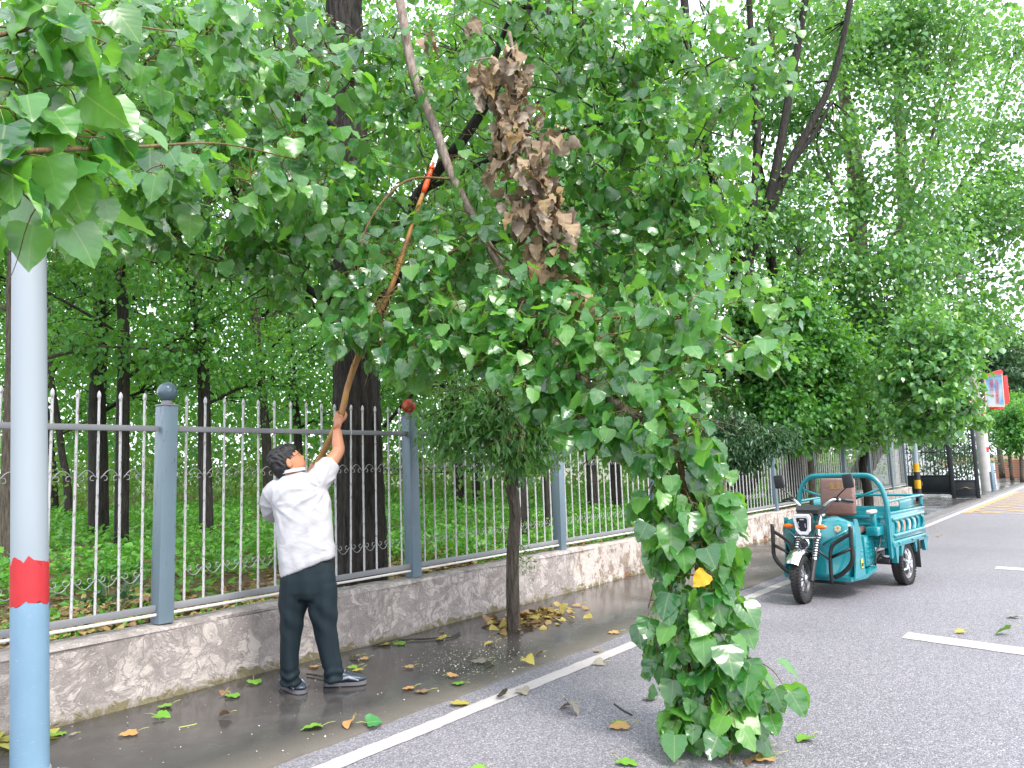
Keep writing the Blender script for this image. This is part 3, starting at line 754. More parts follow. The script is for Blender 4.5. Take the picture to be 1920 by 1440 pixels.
def near_poplar():
    rs = np.random.default_rng(11); b = np.array([5.14, 6.04, .36])
    t = thing('poplar_tree', 'big dark-barked poplar behind the fence just right of the man', 'tree', b)
    d0 = depth(b)
    path = [b+np.array([0, 0, -.1]), W(676, 1000, d0+.08), W(672, 850, d0+.15), W(668, 700, d0+.24), W(662, 500, d0+.35), W(655, 300, d0+.45), W(648, 100, d0+.55), W(640, -150, d0+.7)]
    trunk_mesh(path, [.27, .245, .235, .225, .215, .2, .185, .17], 96, .075, rs).build('trunk', M_BARK_DARK, t, 'all')
    limbs = [([W(655, 660, 7.75), W(600, 490, 7.3), W(575, 290, 7.1), W(552, 110, 7.1), W(540, -120, 7.2)], .06, .035),
             ([W(690, 520, 7.8), W(790, 360, 7.4), W(880, 245, 7.0), W(955, 110, 6.8), W(1015, -60, 6.8)], .06, .035),
             ([W(650, 600, 7.7), W(500, 470, 6.9), W(430, 340, 6.5), W(390, 250, 6.2)], .04, .012),
             ([W(650, 650, 7.7), W(560, 545, 7.2), W(430, 495, 6.7), W(330, 470, 6.4)], .028, .008),
             ([W(890, 240, 7.0), W(960, 30, 6.7), W(1040, 25, 6.5)], .03, .015),
             ([W(790, 360, 7.4), W(960, 280, 6.9), W(1080, 240, 6.6), W(1210, 225, 6.4)], .025, .008),
             ([W(700, 560, 7.8), W(820, 500, 7.3), W(960, 440, 6.9), W(1120, 380, 6.6), W(1250, 400, 6.3)], .035, .008),
             ([W(720, 800, 7.7), W(780, 735, 7.6), W(840, 720, 7.5)], .02, .008),
             ([W(690, 640, 7.7), W(735, 540, 7.4), W(790, 470, 7.2)], .05, .02),
             ([W(640, 250, 7.9), W(480, 120, 7.2), W(330, 40, 6.6), W(180, 20, 6.2)], .04, .01)]
    pts = limb_parts(t, limbs, M_BARK_DARK)
    L = [(180, 60, 6.0, 90, 12), (330, 60, 6.2, 90, 14), (470, 40, 6.4, 90, 14), (600, 60, 6.6, 70, 8), (280, 190, 6.0, 100, 16), (420, 180, 6.2, 100, 16),
         (540, 190, 6.5, 70, 9), (330, 310, 5.9, 90, 15), (450, 320, 6.1, 90, 15), (560, 330, 6.4, 80, 13), (240, 400, 5.8, 80, 12), (400, 420, 6.0, 90, 14), (540, 450, 6.2, 80, 13), (150, 330, 5.8, 80, 9),
         (300, 460, 6.2, 50, 5), (480, 530, 6.4, 60, 7), (590, 560, 6.6, 60, 8),
         (700, 60, 6.9, 60, 6), (720, 180, 6.8, 80, 11), (660, 310, 6.7, 80, 12), (740, 330, 6.6, 90, 12), (640, 430, 6.4, 80, 14),
         (820, 190, 6.9, 70, 8), (860, 60, 6.9, 50, 3), (930, 40, 6.8, 90, 10), (1040, 60, 6.6, 100, 17), (1150, 60, 6.5, 100, 18), (1090, 190, 6.5, 100, 18), (1200, 170, 6.4, 90, 16),
         (1130, 310, 6.3, 100, 19), (1230, 300, 6.2, 90, 16), (900, 330, 6.7, 90, 15), (1100, 430, 6.2, 90, 17), (1210, 430, 6.0, 90, 17), (1300, 350, 6.1, 60, 8), (1340, 260, 6.1, 40, 4),
         (1240, 540, 5.9, 80, 14), (1130, 540, 6.0, 80, 14), (860, 430, 6.5, 90, 14), (1450, 60, 5.9, 26, 2), (1380, 130, 6.0, 50, 4), (1290, 60, 6.3, 70, 7), (1330, 470, 5.8, 50, 5)]
    L = [(a, b, d, r*1.1, int(n*1.95+.5)) for a, b, d, r, n in L]
    L += [(a, b, 8.6, 120, 20) for a, b in ((120, 120), (250, 60), (380, 140), (520, 80), (620, 180), (480, 260), (330, 250), (180, 260), (600, 330), (760, 260), (930, 200), (1050, 320), (1180, 250), (1000, 480), (850, 330), (700, 420), (560, 430), (420, 380), (1130, 110), (60, 400), (440, 20), (560, 20), (700, 20), (700, 130), (800, 330), (960, 60), (1060, 10), (900, 130), (620, 60), (320, 10), (180, 20))]
    stems, p, r_, s, pa = px_shoots(L, rs, .1, lens=(.2, .42), gap=.042, pet=.06)
    stems_mesh(t, 'twigs', stems, .0035, .0012, M_TWIG, 4)['kind'] = 'stuff'
    stems_mesh(t, 'branches', twig_links(stems, pts, rs), .009, .004, M_BARK, 5)['kind'] = 'stuff'
    leafy(t, p, r_, s, pa, M_LEAF, 300)
near_poplar()
def hanging_branch():
    rs = np.random.default_rng(21)
    main = [W(738, -60, 7.1), W(755, 30, 6.9), W(775, 140, 6.7), W(812, 230, 6.45), W(850, 335, 6.2), W(905, 440, 5.95), W(950, 520, 5.7), W(1015, 610, 5.4), W(1085, 705, 5.05), W(1170, 765, 4.75), W(1240, 805, 4.5), W(1268, 826, 4.4)]
    hang = [W(1268, 826, 4.4), W(1278, 880, 4.36), W(1290, 950, 4.32), W(1305, 1040, 4.27), W(1312, 1120, 4.22), W(1330, 1180, 4.17), W(1348, 1260, 4.1), W(1362, 1340, 4.0), W(1366, 1400, 3.9), W(1372, 1450, 3.78)]
    base = G(1340, 1415)
    t = thing('hanging_branch', 'broken poplar branch drooping from the tree with its leafy tip on the road', 'branch', base)
    S = smooth_path(main, 6); MB().tube(S, np.linspace(.045, .021, len(S)), 10).build('limb', M_BARK_PALE, t, 'all')
    H_ = smooth_path(hang, 6); MB().tube(H_, np.linspace(.019, .006, len(H_)), 8).build('limb', M_TWIG, t, 'all')
    side = [([W(1085, 705, 5.05), W(1110, 760, 4.95), W(1150, 800, 4.9)], .014, .008), ([W(905, 440, 5.95), W(930, 470, 5.8), W(1000, 520, 5.6), W(1060, 560, 5.4)], .013, .006),
            ([W(1015, 610, 5.4), W(1120, 600, 5.1), W(1260, 590, 4.9), W(1400, 650, 4.7), W(1450, 660, 4.6)], .012, .004),
            ([W(905, 440, 5.95), W(800, 500, 5.8), W(720, 560, 5.7), W(680, 640, 5.6)], .014, .004),
            ([W(850, 335, 6.2), W(760, 340, 6.0), W(690, 420, 5.8), W(668, 520, 5.7)], .012, .004),
            ([W(1015, 610, 5.4), W(960, 680, 5.4), W(930, 740, 5.3)], .012, .005), ([W(1330, 1180, 4.17), W(1300, 1240, 4.1), W(1290, 1330, 4.05)], .007, .003),
            ([W(1312, 1120, 4.22), W(1380, 1200, 4.1), W(1420, 1260, 4.0)], .006, .003), ([W(1290, 950, 4.32), W(1240, 1050, 4.3), W(1215, 1140, 4.25)], .007, .003)]
    pts = list(S[12:])+limb_parts(t, side, M_TWIG)
    L = [(700, 560, 5.7, 60, 10), (670, 620, 5.6, 40, 8), (720, 620, 5.55, 55, 10), (690, 480, 5.8, 70, 10), (770, 560, 5.7, 80, 13), (770, 670, 5.6, 50, 7), (850, 530, 5.7, 90, 15), (850, 640, 5.5, 80, 14), (930, 600, 5.5, 90, 16),
         (940, 700, 5.3, 80, 13), (1010, 560, 5.4, 80, 14), (1020, 680, 5.2, 80, 14), (1080, 620, 5.1, 80, 14), (1010, 770, 5.1, 60, 9), (1080, 790, 4.9, 60, 9), (1060, 720, 5.0, 50, 7),
         (1140, 680, 4.9, 70, 10), (1190, 620, 4.9, 70, 9), (1260, 590, 4.85, 50, 6), (1290, 690, 4.7, 50, 5), (1180, 740, 4.7, 40, 5), (1130, 830, 4.8, 50, 7), (1210, 800, 4.5, 40, 5), (1390, 650, 4.7, 36, 4), (1440, 668, 4.6, 22, 2),
         (770, 440, 5.9, 70, 9), (880, 400, 6.0, 70, 7), (1280, 790, 4.4, 40, 5), (1350, 590, 4.8, 30, 2)]
    st1, p1, r1, s1, a1 = px_shoots([(a_, b_, d_, r_*1.08, int(n_*1.75+.5)) for a_, b_, d_, r_, n_ in L], rs, .103, lens=(.17, .36), gap=.044, pet=.065, face=-_fw)
    # leaves along the vertical part
    L2 = [(1240, 830, 4.4, 50, 6), (1310, 850, 4.35, 50, 6), (1350, 900, 4.3, 40, 4), (1235, 900, 4.35, 45, 6), (1200, 800, 4.6, 60, 7), (1150, 770, 4.8, 60, 7), (1290, 800, 4.4, 45, 5), (1280, 870, 4.3, 40, 5), (1275, 930, 4.3, 55, 9), (1330, 950, 4.25, 45, 6), (1270, 1000, 4.25, 60, 10), (1330, 1020, 4.2, 55, 9), (1280, 1070, 4.2, 60, 10), (1330, 1100, 4.2, 50, 8), (1250, 1140, 4.2, 55, 8),
          (1320, 1170, 4.15, 60, 10), (1240, 1180, 4.2, 45, 7), (1340, 1230, 4.05, 60, 10), (1280, 1240, 4.1, 55, 9), (1390, 1250, 4.0, 50, 7), (1270, 1310, 4.05, 50, 8), (1330, 1310, 4.0, 55, 9), (1390, 1310, 3.95, 35, 4)]
    st2, p2, r2, s2, a2 = px_shoots([(a+8, b, d, r*.6, int(n*1.75)) for a, b, d, r, n in L2], rs, .118, lens=(.1, .2), gap=.045, pet=.06, down=1.1, droop=.9, face=-_fw, env=False)
    L3 = [(1350, 1375, 3.92, 35, 5), (1375, 1410, 3.8, 35, 5), (1330, 1430, 3.75, 30, 3), (1300, 1370, 4.02, 30, 3)]
    st3, p3, r3, s3, a3 = px_shoots(L3, rs, .145, lens=(.1, .18), down=.6, droop=.6, face=-_fw, env=False)
    stems = st1+st2+st3; P = np.concatenate([p1, p2, p3]); Rr = np.concatenate([r1, r2, r3]); Sz = np.concatenate([s1, s2, s3]); A = np.concatenate([a1, a2, a3])
    tipz = P[:, 2]+np.minimum(0, Rr[:, 2, 1]*Sz); ok = tipz > .01; P, Rr, Sz, A = P[ok], Rr[ok], Sz[ok], A[ok]
    stems = [s for s in stems if s[:, 2].min() > .01]
    stems_mesh(t, 'twigs', stems, .0035, .0012, M_TWIG, 4)['kind'] = 'stuff'
    stems_mesh(t, 'branches', twig_links(stems, pts+list(H_), rs), .006, .003, M_TWIG, 4)['kind'] = 'stuff'
    leafy(t, P, Rr, Sz, A, M_LEAF, 299)
    V, T, uv = LT_HI[1]; ym = leaf_mat('yellow_leaf', [(.62, .36, .01), (.68, .42, .015)], (.4, .25, .01), rough=.45, tmix=.2)
    o = link('leaf', fast_mesh('leaf', V, T, ym, uv), t); o['label'] = 'single bright yellow leaf'
    pos = W(1324, 1074, 3.98); fr = frames(np.array([-HR*.6+np.array([0, 0, -.6])]), np.array([-_fw+np.array([0, 0, .25])]))[0]
    o.matrix_local = Matrix.Translation(Vector(pos-np.array(t.location))) @ Matrix(fr.tolist()).to_4x4() @ Matrix.Scale(.1, 4)
hanging_branch()
def overhang():
    rs = np.random.default_rng(31); base = W(-260, 250, 1.9)
    t = thing('overhanging_branch', 'leafy poplar branch with very large leaves reaching in at the top left', 'branch', base)
    limbs = [([base, W(-60, 285, 2.15), W(110, 280, 2.4), W(260, 275, 3.2), W(420, 270, 4.3), W(560, 300, 5.0)], .011, .004),
             ([W(-250, 60, 2.0), W(-40, 70, 2.3), W(160, 40, 2.8), W(330, 60, 4.0)], .01, .004)]
    pts = limb_parts(t, limbs, M_TWIG)
    L = [(20, 200, 2.35, 80, 5), (-30, 290, 2.3, 60, 3), (110, 240, 2.5, 70, 4), (60, 330, 2.4, 70, 4), (190, 290, 2.7, 70, 4), (250, 340, 2.9, 60, 4), (330, 290, 3.1, 60, 4), (420, 330, 3.3, 60, 4),
         (560, 260, 3.6, 50, 6), (590, 340, 3.6, 50, 6), (530, 330, 3.6, 40, 4), (30, 60, 2.5, 80, 5), (150, 60, 2.7, 80, 5), (280, 60, 3.0, 80, 5), (400, 60, 3.2, 70, 4), (130, 150, 2.8, 60, 3), (150, 370, 2.9, 60, 3), (40, 120, 2.6, 50, 3), (600, 130, 4.4, 60, 5), (480, 120, 4.2, 60, 4)]
    st, p, r_, s, a = px_shoots([(a_, b_, d_, r_, int(n_*1.3+.5)) if a_ < 230 else (a_, b_, 3.2+a_*.0035, r_*1.1, int(n_*2.6)) for a_, b_, d_, r_, n_ in L], rs, .132, lens=(.12, .24), face=-_fw, gap=.05, pet=.055)
    stems_mesh(t, 'twigs', st, .0028, .0012, M_TWIG, 4)['kind'] = 'stuff'
    stems_mesh(t, 'branches', twig_links(st, pts, rs), .0045, .0025, M_TWIG, 4)['kind'] = 'stuff'
    leafy(t, p, r_, s, a, M_LEAF, 300)
overhang()
def dead_branch():
    rs = np.random.default_rng(41); base = W(955, 60, 5.9)
    t = thing('dead_branch', 'dead hanging branch with withered brown leaves among the green', 'branch', base)
    limbs = [([base, W(968, 130, 5.85), W(975, 210, 5.8), W(988, 290, 5.75), W(1000, 350, 5.7), W(1015, 420, 5.65), W(1040, 500, 5.6), W(1050, 560, 5.55)], .014, .005),
             ([W(968, 130, 5.85), W(920, 110, 5.75), W(880, 115, 5.7)], .008, .004), ([W(975, 210, 5.8), W(930, 200, 5.7)], .006, .003), ([W(1000, 350, 5.7), W(1040, 400, 5.6), W(1065, 440, 5.55)], .006, .003)]
    pts = limb_parts(t, limbs, M_TWIG_DEAD)
    L = [(870, 120, 5.6, 28, 4), (905, 150, 5.6, 35, 5), (960, 120, 5.6, 35, 5), (985, 110, 5.6, 20, 3), (930, 190, 5.55, 35, 5), (950, 240, 5.5, 40, 6), (985, 170, 5.55, 30, 4), (1005, 250, 5.5, 35, 6), (975, 300, 5.5, 40, 6), (1010, 310, 5.45, 35, 7), (960, 350, 5.45, 35, 6),
         (1000, 370, 5.45, 45, 9), (1040, 390, 5.4, 30, 6), (1010, 420, 5.4, 40, 6), (1060, 430, 5.4, 28, 5), (1040, 480, 5.4, 20, 4), (1040, 530, 5.35, 14, 2), (1060, 560, 5.35, 10, 1), (800, 20, 5.9, 25, 2), (660, 60, 6.1, 20, 2)]
    st, p, r_, s, a = px_shoots([(a_+(965+(b_-100)*.2-a_)*.42, b_, d_, r_*.68, max(1, int(n_*.75))) for a_, b_, d_, r_, n_ in L], rs, .112, lens=(.12, .26), droop=1.2, gap=.036, pet=.035, env=False, sight=False)
    stems_mesh(t, 'twigs', st, .003, .0015, M_TWIG_DEAD, 4)['kind'] = 'stuff'
    stems_mesh(t, 'branches', twig_links(st, pts, rs), .004, .0025, M_TWIG_DEAD, 4)['kind'] = 'stuff'
    leafy(t, p, r_, s, a, M_DEAD, 300, pet_mat=M_TWIG_DEAD, tm=LT_DEAD)
dead_branch()

# ------------------------------------------------------------------ young trees on the pavement
def sapling(name, label, basepx, path, rad, clumps, nleaf, leaf, tmpl, mat, barkm, seed, limbs=(), flat=.7):
    b = G(*basepx, .02); d = depth(b)
    P = [b+np.array([0, 0, -.03])]+[W(x, y, d+dd) for x, y, dd in path]
    lm = [([W(x, y, d+dd) for x, y, dd in L], r0, r1) for L, r0, r1 in limbs]
    cl = [(W(x, y, d+dd), r*d/F_PX) for x, y, dd, r in clumps]
    return build_tree(name, label, b, P, rad, lm, cl, nleaf, leaf, tmpl, mat, barkm, seed, None, .05, flat, True)
s1 = sapling('young_tree', 'slim young tree growing from the pavement with a dark drooping crown', (963, 1182),
        [(961, 1080, .0), (962, 1020, .02), (966, 960, .03), (957, 900, .04), (964, 850, .06), (960, 800, .08)], [.062, .058, .056, .052, .056, .045, .02],
        [(880, 790, .1, 55), (930, 770, -.1, 55), (970, 800, -.25, 50), (860, 830, 0, 45), (910, 835, -.2, 45), (960, 850, -.2, 40), (1000, 820, -.2, 50), (990, 860, -.1, 40), (835, 780, .2, 45), (1015, 870, 0, 34), (1030, 800, .1, 44), (870, 740, .3, 44), (940, 730, .2, 50)],
        5200, .09, LT_LONG, M_LEAF_MID, M_BARK, 51, [([(962, 850, .05), (900, 790, .1), (850, 780, .15)], .02, .008), ([(962, 850, .05), (1000, 810, -.1), (1020, 840, -.1)], .018, .008), ([(960, 820, .06), (940, 770, -.05)], .02, .008)])
# bright new shoots on its trunk
pp = np.array([W(985+rng.normal(0, 9), y+rng.normal(0, 8), depth(s1.location)-.05) for y in np.linspace(1020, 1075, 70)])
V, T, U = scatter(LT_LONG, pp-np.array(s1.location), frames(rng.normal(0, 1, (70, 3))+HR*.8, rng.normal(0, 1, (70, 3))+np.array([0, 0, 1])), rng.uniform(.03, .06, 70))
link('shoots', fast_mesh('shoots', V, T, M_LEAF_LIGHT), s1)['kind'] = 'stuff'
sapling('young_tree', 'gnarled young pavement tree with a low flat crown, left of the three-wheeler', (1330, 1046),
        [(1333, 980, 0), (1340, 920, .02), (1362, 860, .0), (1372, 825, -.05), (1372, 800, -.05)], [.075, .065, .06, .05, .045, .02],
        [(1345, 830, .2, 32), (1385, 840, -.3, 36), (1420, 830, -.3, 36), (1455, 826, -.2, 28), (1400, 860, -.3, 26), (1370, 800, .2, 36), (1320, 815, .3, 30), (1476, 822, -.2, 16)],
        7500, .09, LT_LONG, M_DARKLEAF, M_BARK, 52, [([(1365, 850, 0), (1400, 815, -.2), (1440, 820, -.2)], .025, .008), ([(1368, 830, 0), (1335, 810, .2)], .02, .008)], .6)
sapling('young_tree', 'thin straight young tree behind the three-wheeler, nearer the camera of two', (1527, 993),
        [(1524, 930, 0), (1521, 880, .05), (1516, 820, .1), (1512, 740, .2), (1508, 650, .3)], [.075, .07, .068, .06, .05, .025],
        [(1500, 600, 0, 70), (1470, 680, -.4, 60), (1540, 660, .3, 70), (1480, 770, -.5, 55), (1540, 760, 0, 60), (1590, 700, .3, 60), (1570, 800, .2, 45), (1500, 820, -.3, 35), (1440, 740, -.2, 40), (1440, 600, 0, 40)],
        15000, .095, LT_LOW, M_LEAF_WOOD, M_BARK, 53, [([(1516, 820, .1), (1570, 740, .2), (1600, 680, .3)], .03, .01), ([(1516, 800, .1), (1470, 720, -.2), (1450, 640, -.2)], .03, .01)])
sapling('young_tree', 'crooked dark-trunked young tree behind the cargo bed', (1630, 966),
        [(1627, 920, 0), (1618, 880, .1), (1620, 850, .1), (1616, 800, .2), (1612, 700, .3)], [.12, .11, .1, .1, .08, .04],
        [(1600, 700, 0, 70), (1660, 680, 0, 75), (1640, 760, -.5, 65), (1700, 740, .3, 60), (1580, 640, 0, 70), (1680, 620, .3, 80), (1690, 800, -.3, 40), (1730, 790, .2, 36), (1620, 800, -.4, 45), (1740, 700, .5, 50)],
        17000, .115, LT_LOW, M_LEAF_MID, M_BARK_DARK, 54, [([(1616, 800, .2), (1670, 730, .2), (1700, 680, .3)], .05, .02), ([(1616, 780, .2), (1580, 700, 0)], .05, .02)])

# ------------------------------------------------------------------ tall poplars on the right, behind the fence
def pxc(L): return pxclumps([(a, b, d, r*1.12) for a, b, d, r in L])
def tall_a():
    b = G(1445, 952, .45); b = np.array([15.6, 6.9, .45]); d = depth(b)
    w = lambda x, y, dd=0: W(x, y, d+.45+dd)
    x0, y0, _ = pix(b)
    build_tree('poplar_tree', 'big poplar with several steep stems above the three-wheeler', b,
        [b+np.array([0, 0, -.2]), w(1428, 820, -.2), w(1410, 690, -.1), w(1395, 560), w(1388, 470, .1)], [.36, .33, .31, .29, .26],
        [([w(1392, 500), w(1412, 380), w(1420, 250), w(1412, 120), w(1400, -60)], .11, .06), ([w(1400, 490), w(1440, 380), w(1465, 260), w(1500, 60), w(1520, -60)], .13, .06),
         ([w(1430, 420), w(1480, 310), w(1560, 150), w(1600, -20)], .12, .05), ([w(1385, 520), w(1352, 390), w(1300, 180), w(1278, -60)], .13, .09), ([w(1470, 320), w(1520, 260), w(1560, 190)], .07, .03),
         ([w(1380, 600), w(1440, 560), w(1500, 480)], .05, .02)],
        pxc([(a_, b_, d_+(1.3 if 1360 < a_ < 1640 and b_ < 540 else .6), r_) for a_, b_, d_, r_ in [(1290, 60, d, 70), (1330, 190, d-.5, 70), (1330, 330, d-.8, 70), (1290, 480, d-1, 80), (1420, 60, d, 80), (1470, 200, d+.5, 75), (1480, 400, d, 80), (1540, 60, d+.6, 90), (1550, 250, d+.5, 70), (1350, 640, d-.8, 60), (1250, 640, d-.5, 60),
                  (1440, 560, d-.7, 70), (1250, 300, d, 70), (1220, 150, d+.5, 80), (1390, 420, d-1, 60), (1180, 500, d, 80), (1300, 740, d-.6, 50), (1200, 740, d+.4, 55), (1450, 690, d, 50), (1380, 740, d-.6, 40)]]),
        17000, .115, LT_LOW, M_LEAF_MID, M_BARK_DARK, 61, 'tall poplars behind the fence')
tall_a()
def tall_b():
    b = np.array([19.5, 7.1, .45]); d = depth(b); w = lambda x, y, dd=0: W(x, y, d+.45+dd)
    build_tree('poplar_tree', 'tall poplar with a bare pale stretch of upright trunk at upper right', b,
        [b+np.array([0, 0, -.2]), w(1600, 700, -.1), w(1610, 560), w(1607, 400, .1), w(1600, 280, .1), w(1580, 160, .2), w(1550, -40, .3)], [.32, .28, .25, .22, .19, .15, .1],
        [([w(1602, 300), w(1640, 250), w(1690, 200), w(1740, 150)], .07, .03), ([w(1600, 290), w(1570, 240), w(1530, 200)], .06, .03), ([w(1608, 560), w(1680, 440), w(1740, 280), w(1780, 130)], .08, .03), ([w(1604, 430), w(1540, 300), w(1500, 180)], .06, .03)],
        pxc([(1600, 60, d+.5, 90), (1680, 40, d, 90), (1660, 180, d-.4, 80), (1560, 400, d-.2, 70), (1620, 500, d-.8, 80), (1700, 350, d-.3, 90), (1750, 180, d, 80), (1770, 40, d, 80), (1540, 520, d-.4, 75), (1660, 590, d-.9, 80), (1720, 480, d-.5, 80), (1640, 90, d+.8, 80), (1500, 320, d+1, 60), (1480, 480, d+1, 60)]),
        17000, .12, LT_LOW, M_LEAF_MID, M_BARK_PALE, 62, 'tall poplars behind the fence')
tall_b()
def tall_c():
    b = np.array([24.6, 6.6, .45]); d = depth(b); w = lambda x, y, dd=0: W(x, y, d+.45+dd)
    build_tree('poplar_tree', 'bright green poplar filling the top right corner beside the gate', b,
        [b+np.array([0, 0, -.2]), w(1705, 700), w(1700, 500), w(1692, 320), w(1680, 100)], [.3, .26, .22, .18, .1],
        [([w(1702, 560), w(1760, 420), w(1850, 260), w(1900, 110)], .08, .03), ([w(1700, 460), w(1740, 330), w(1790, 150), w(1800, 40)], .08, .03), ([w(1702, 600), w(1780, 520), w(1880, 480)], .06, .02), ([w(1703, 640), w(1760, 620), w(1830, 640)], .05, .02)],
        pxc([(1820, 90, d, 80), (1890, 200, d-1, 80), (1800, 280, d-.8, 80), (1840, 400, d-1.4, 85), (1910, 360, d-1, 70), (1760, 440, d-1, 80), (1890, 520, d-1.4, 70), (1770, 580, d-1.6, 75), (1830, 600, d-2, 60), (1740, 680, d-2, 55), (1800, 690, d-2.5, 45), (1780, 760, d-3, 40), (1720, 640, d-1, 60), (1905, 90, d+1, 70), (1830, 780, d-3, 24), (1760, 810, d-3, 26)]),
        17000, .125, LT_LOW, M_LEAF_MID, M_BARK, 63, 'tall poplars behind the fence')
    # a low spray of sunlit yellow-green leaves hanging by the sign
tall_c()
def low_spray():
    b = W(1700, 640, 15.0); L = pxclumps([(1770, 740, 14, 36), (1800, 780, 14, 34), (1815, 745, 14, 26), (1750, 790, 14.4, 34), (1820, 690, 14, 26), (1720, 800, 14.6, 36), (1790, 815, 14.2, 22), (1690, 770, 14.8, 44), (1760, 690, 14.4, 50), (1700, 700, 15, 60), (1800, 640, 14.4, 40), (1740, 640, 15, 60)])
    build_tree('leafy_bough', 'low bough of bright yellow-green leaves hanging in front of the gate', b, [b, W(1740, 700, 14.6), W(1790, 750, 14.2), W(1840, 770, 14)], [.03, .02, .015, .008], [],
        L, 4200, .115, LT_LOW, M_LEAF_MID, M_BARK, 64, cat='branch')
low_spray()

# ------------------------------------------------------------------ the wood behind the fence
def wood():
    rs = np.random.default_rng(71)
    spec = [ # base px x, base px y, ground z guess, trunk radius px, lean top dx px at y, label
        (14, 1035, 9.6, 15, [(20, 850), (24, 700), (26, 500)], 'reddish-dark trunk at the far left edge behind the street pole', M_BARK),
        (186, 985, 13.5, 17, [(184, 850), (182, 760), (190, 560)], 'thick dark tree trunk right behind the third bar from the street pole', M_BARK_DARK),
        (228, 1010, 11.5, 12, [(230, 800), (232, 640), (226, 500), (220, 400)], 'slender dark trunk rising straight between street pole and first fence post', M_BARK_DARK),
        (389, 985, 12.6, 12, [(384, 860), (382, 720), (372, 600), (352, 500), (335, 420)], 'dark trunk bending left above the first fence post', M_BARK_DARK),
        (505, 940, 18.0, 9, [(500, 840), (492, 740), (484, 640)], 'thin leaning trunk beyond the fence just left of the man', M_BARK_DARK),
        (562, 940, 20.0, 8, [(560, 860), (556, 780), (548, 700)], 'forked dark trunk deep in the wood behind the man', M_BARK_DARK),
        (863, 935, 20.0, 8, [(860, 860), (856, 780)], 'dark trunk standing behind the fence right of the red ball post', M_BARK_DARK),
        (893, 928, 21.0, 7, [(892, 840), (890, 760)], 'slim black trunk next to the pavement sapling crown', M_BARK_DARK),
        (983, 1012, 10.6, 12, [(980, 940), (976, 880), (972, 780)], 'ivy-grown trunk directly behind the pavement sapling', M_BARK_DARK),
        (1030, 985, 12.4, 10, [(1026, 920), (1022, 860), (1016, 760)], 'straight black trunk left of the third fence post', M_BARK_DARK),
        (1113, 962, 15.0, 10, [(1110, 900), (1106, 840), (1100, 740)], 'black trunk right of the third fence post', M_BARK_DARK),
        (1157, 950, 16.5, 11, [(1154, 890), (1152, 840), (1148, 740)], 'pair-standing black trunk before the hanging branch', M_BARK_DARK),
        (1225, 930, 15.5, 12, [(1224, 840), (1218, 720), (1208, 600), (1196, 480)], 'dark trunk half hidden behind the hanging branch', M_BARK_DARK),
        (104, 955, 21.0, 7, [(100, 900), (96, 840)], 'leaning thin trunk far back by the street pole', M_BARK_DARK),
        (131, 962, 19.0, 7, [(126, 905), (116, 850), (110, 800)], 'crooked dark trunk far back beside the street pole', M_BARK_DARK),
        (1500, 945, 19.0, 14, [(1492, 880), (1484, 820), (1470, 700)], 'broad dark trunk behind the fence over the three-wheeler', M_BARK_DARK)]
    for i, (bx, by, d, r, top, label, bk) in enumerate(spec):
        b = W(bx, by, d); b[2] = SOILH(b[0], b[1]) if b[0] < 27 else .4
        rm = r*d/F_PX
        P = [b+np.array([0, 0, -.15])]+[W(x, y, d+.1*k+.1) for k, (x, y) in enumerate(top)]
        lean = nrm(P[-1]-P[-2]); H_ = rs.uniform(9.5, 12)
        while P[-1][2] < H_-1: P.append(P[-1]+nrm(lean+np.array([0, 0, .5])+rs.normal(0, .12, 3))*1.4)
        rad = np.linspace(rm*1.08, rm*.35, len(P)); rad[1] = rm
        limbs = []; clumps = []
        z0 = 3.0 if d < 12 else 2.7
        for k in range(10):
            zz = z0+(H_-z0)*k/10*.97; f = np.clip((zz-P[0][2])/(P[-1][2]-P[0][2]), 0, 1); zs_ = np.array([p[2] for p in P]); c = np.array([np.interp(zz, zs_, [p[j] for p in P]) for j in range(3)])
            a = k*2.4+rs.uniform(-.6, .6); L = rs.uniform(1.3, 2.3)*(1.05-.4*k/10)
            e = c+np.array([math.cos(a)*L, math.sin(a)*L, rs.uniform(.3, 1.2)])
            if e[1] < 5.9: e[1] = 5.9
            limbs.append(([c, (c+e)/2+np.array([0, 0, .15]), e], rm*.3, .012)); clumps.append((e, rs.uniform(.7, 1.05)))
            clumps.append(((c*.5+e*.5)+rs.normal(0, .3, 3), rs.uniform(.55, .8)))
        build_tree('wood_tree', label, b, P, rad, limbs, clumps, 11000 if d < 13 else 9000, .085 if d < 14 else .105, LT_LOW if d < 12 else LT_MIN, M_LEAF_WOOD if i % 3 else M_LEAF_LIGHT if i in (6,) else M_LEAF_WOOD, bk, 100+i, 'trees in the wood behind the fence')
wood()
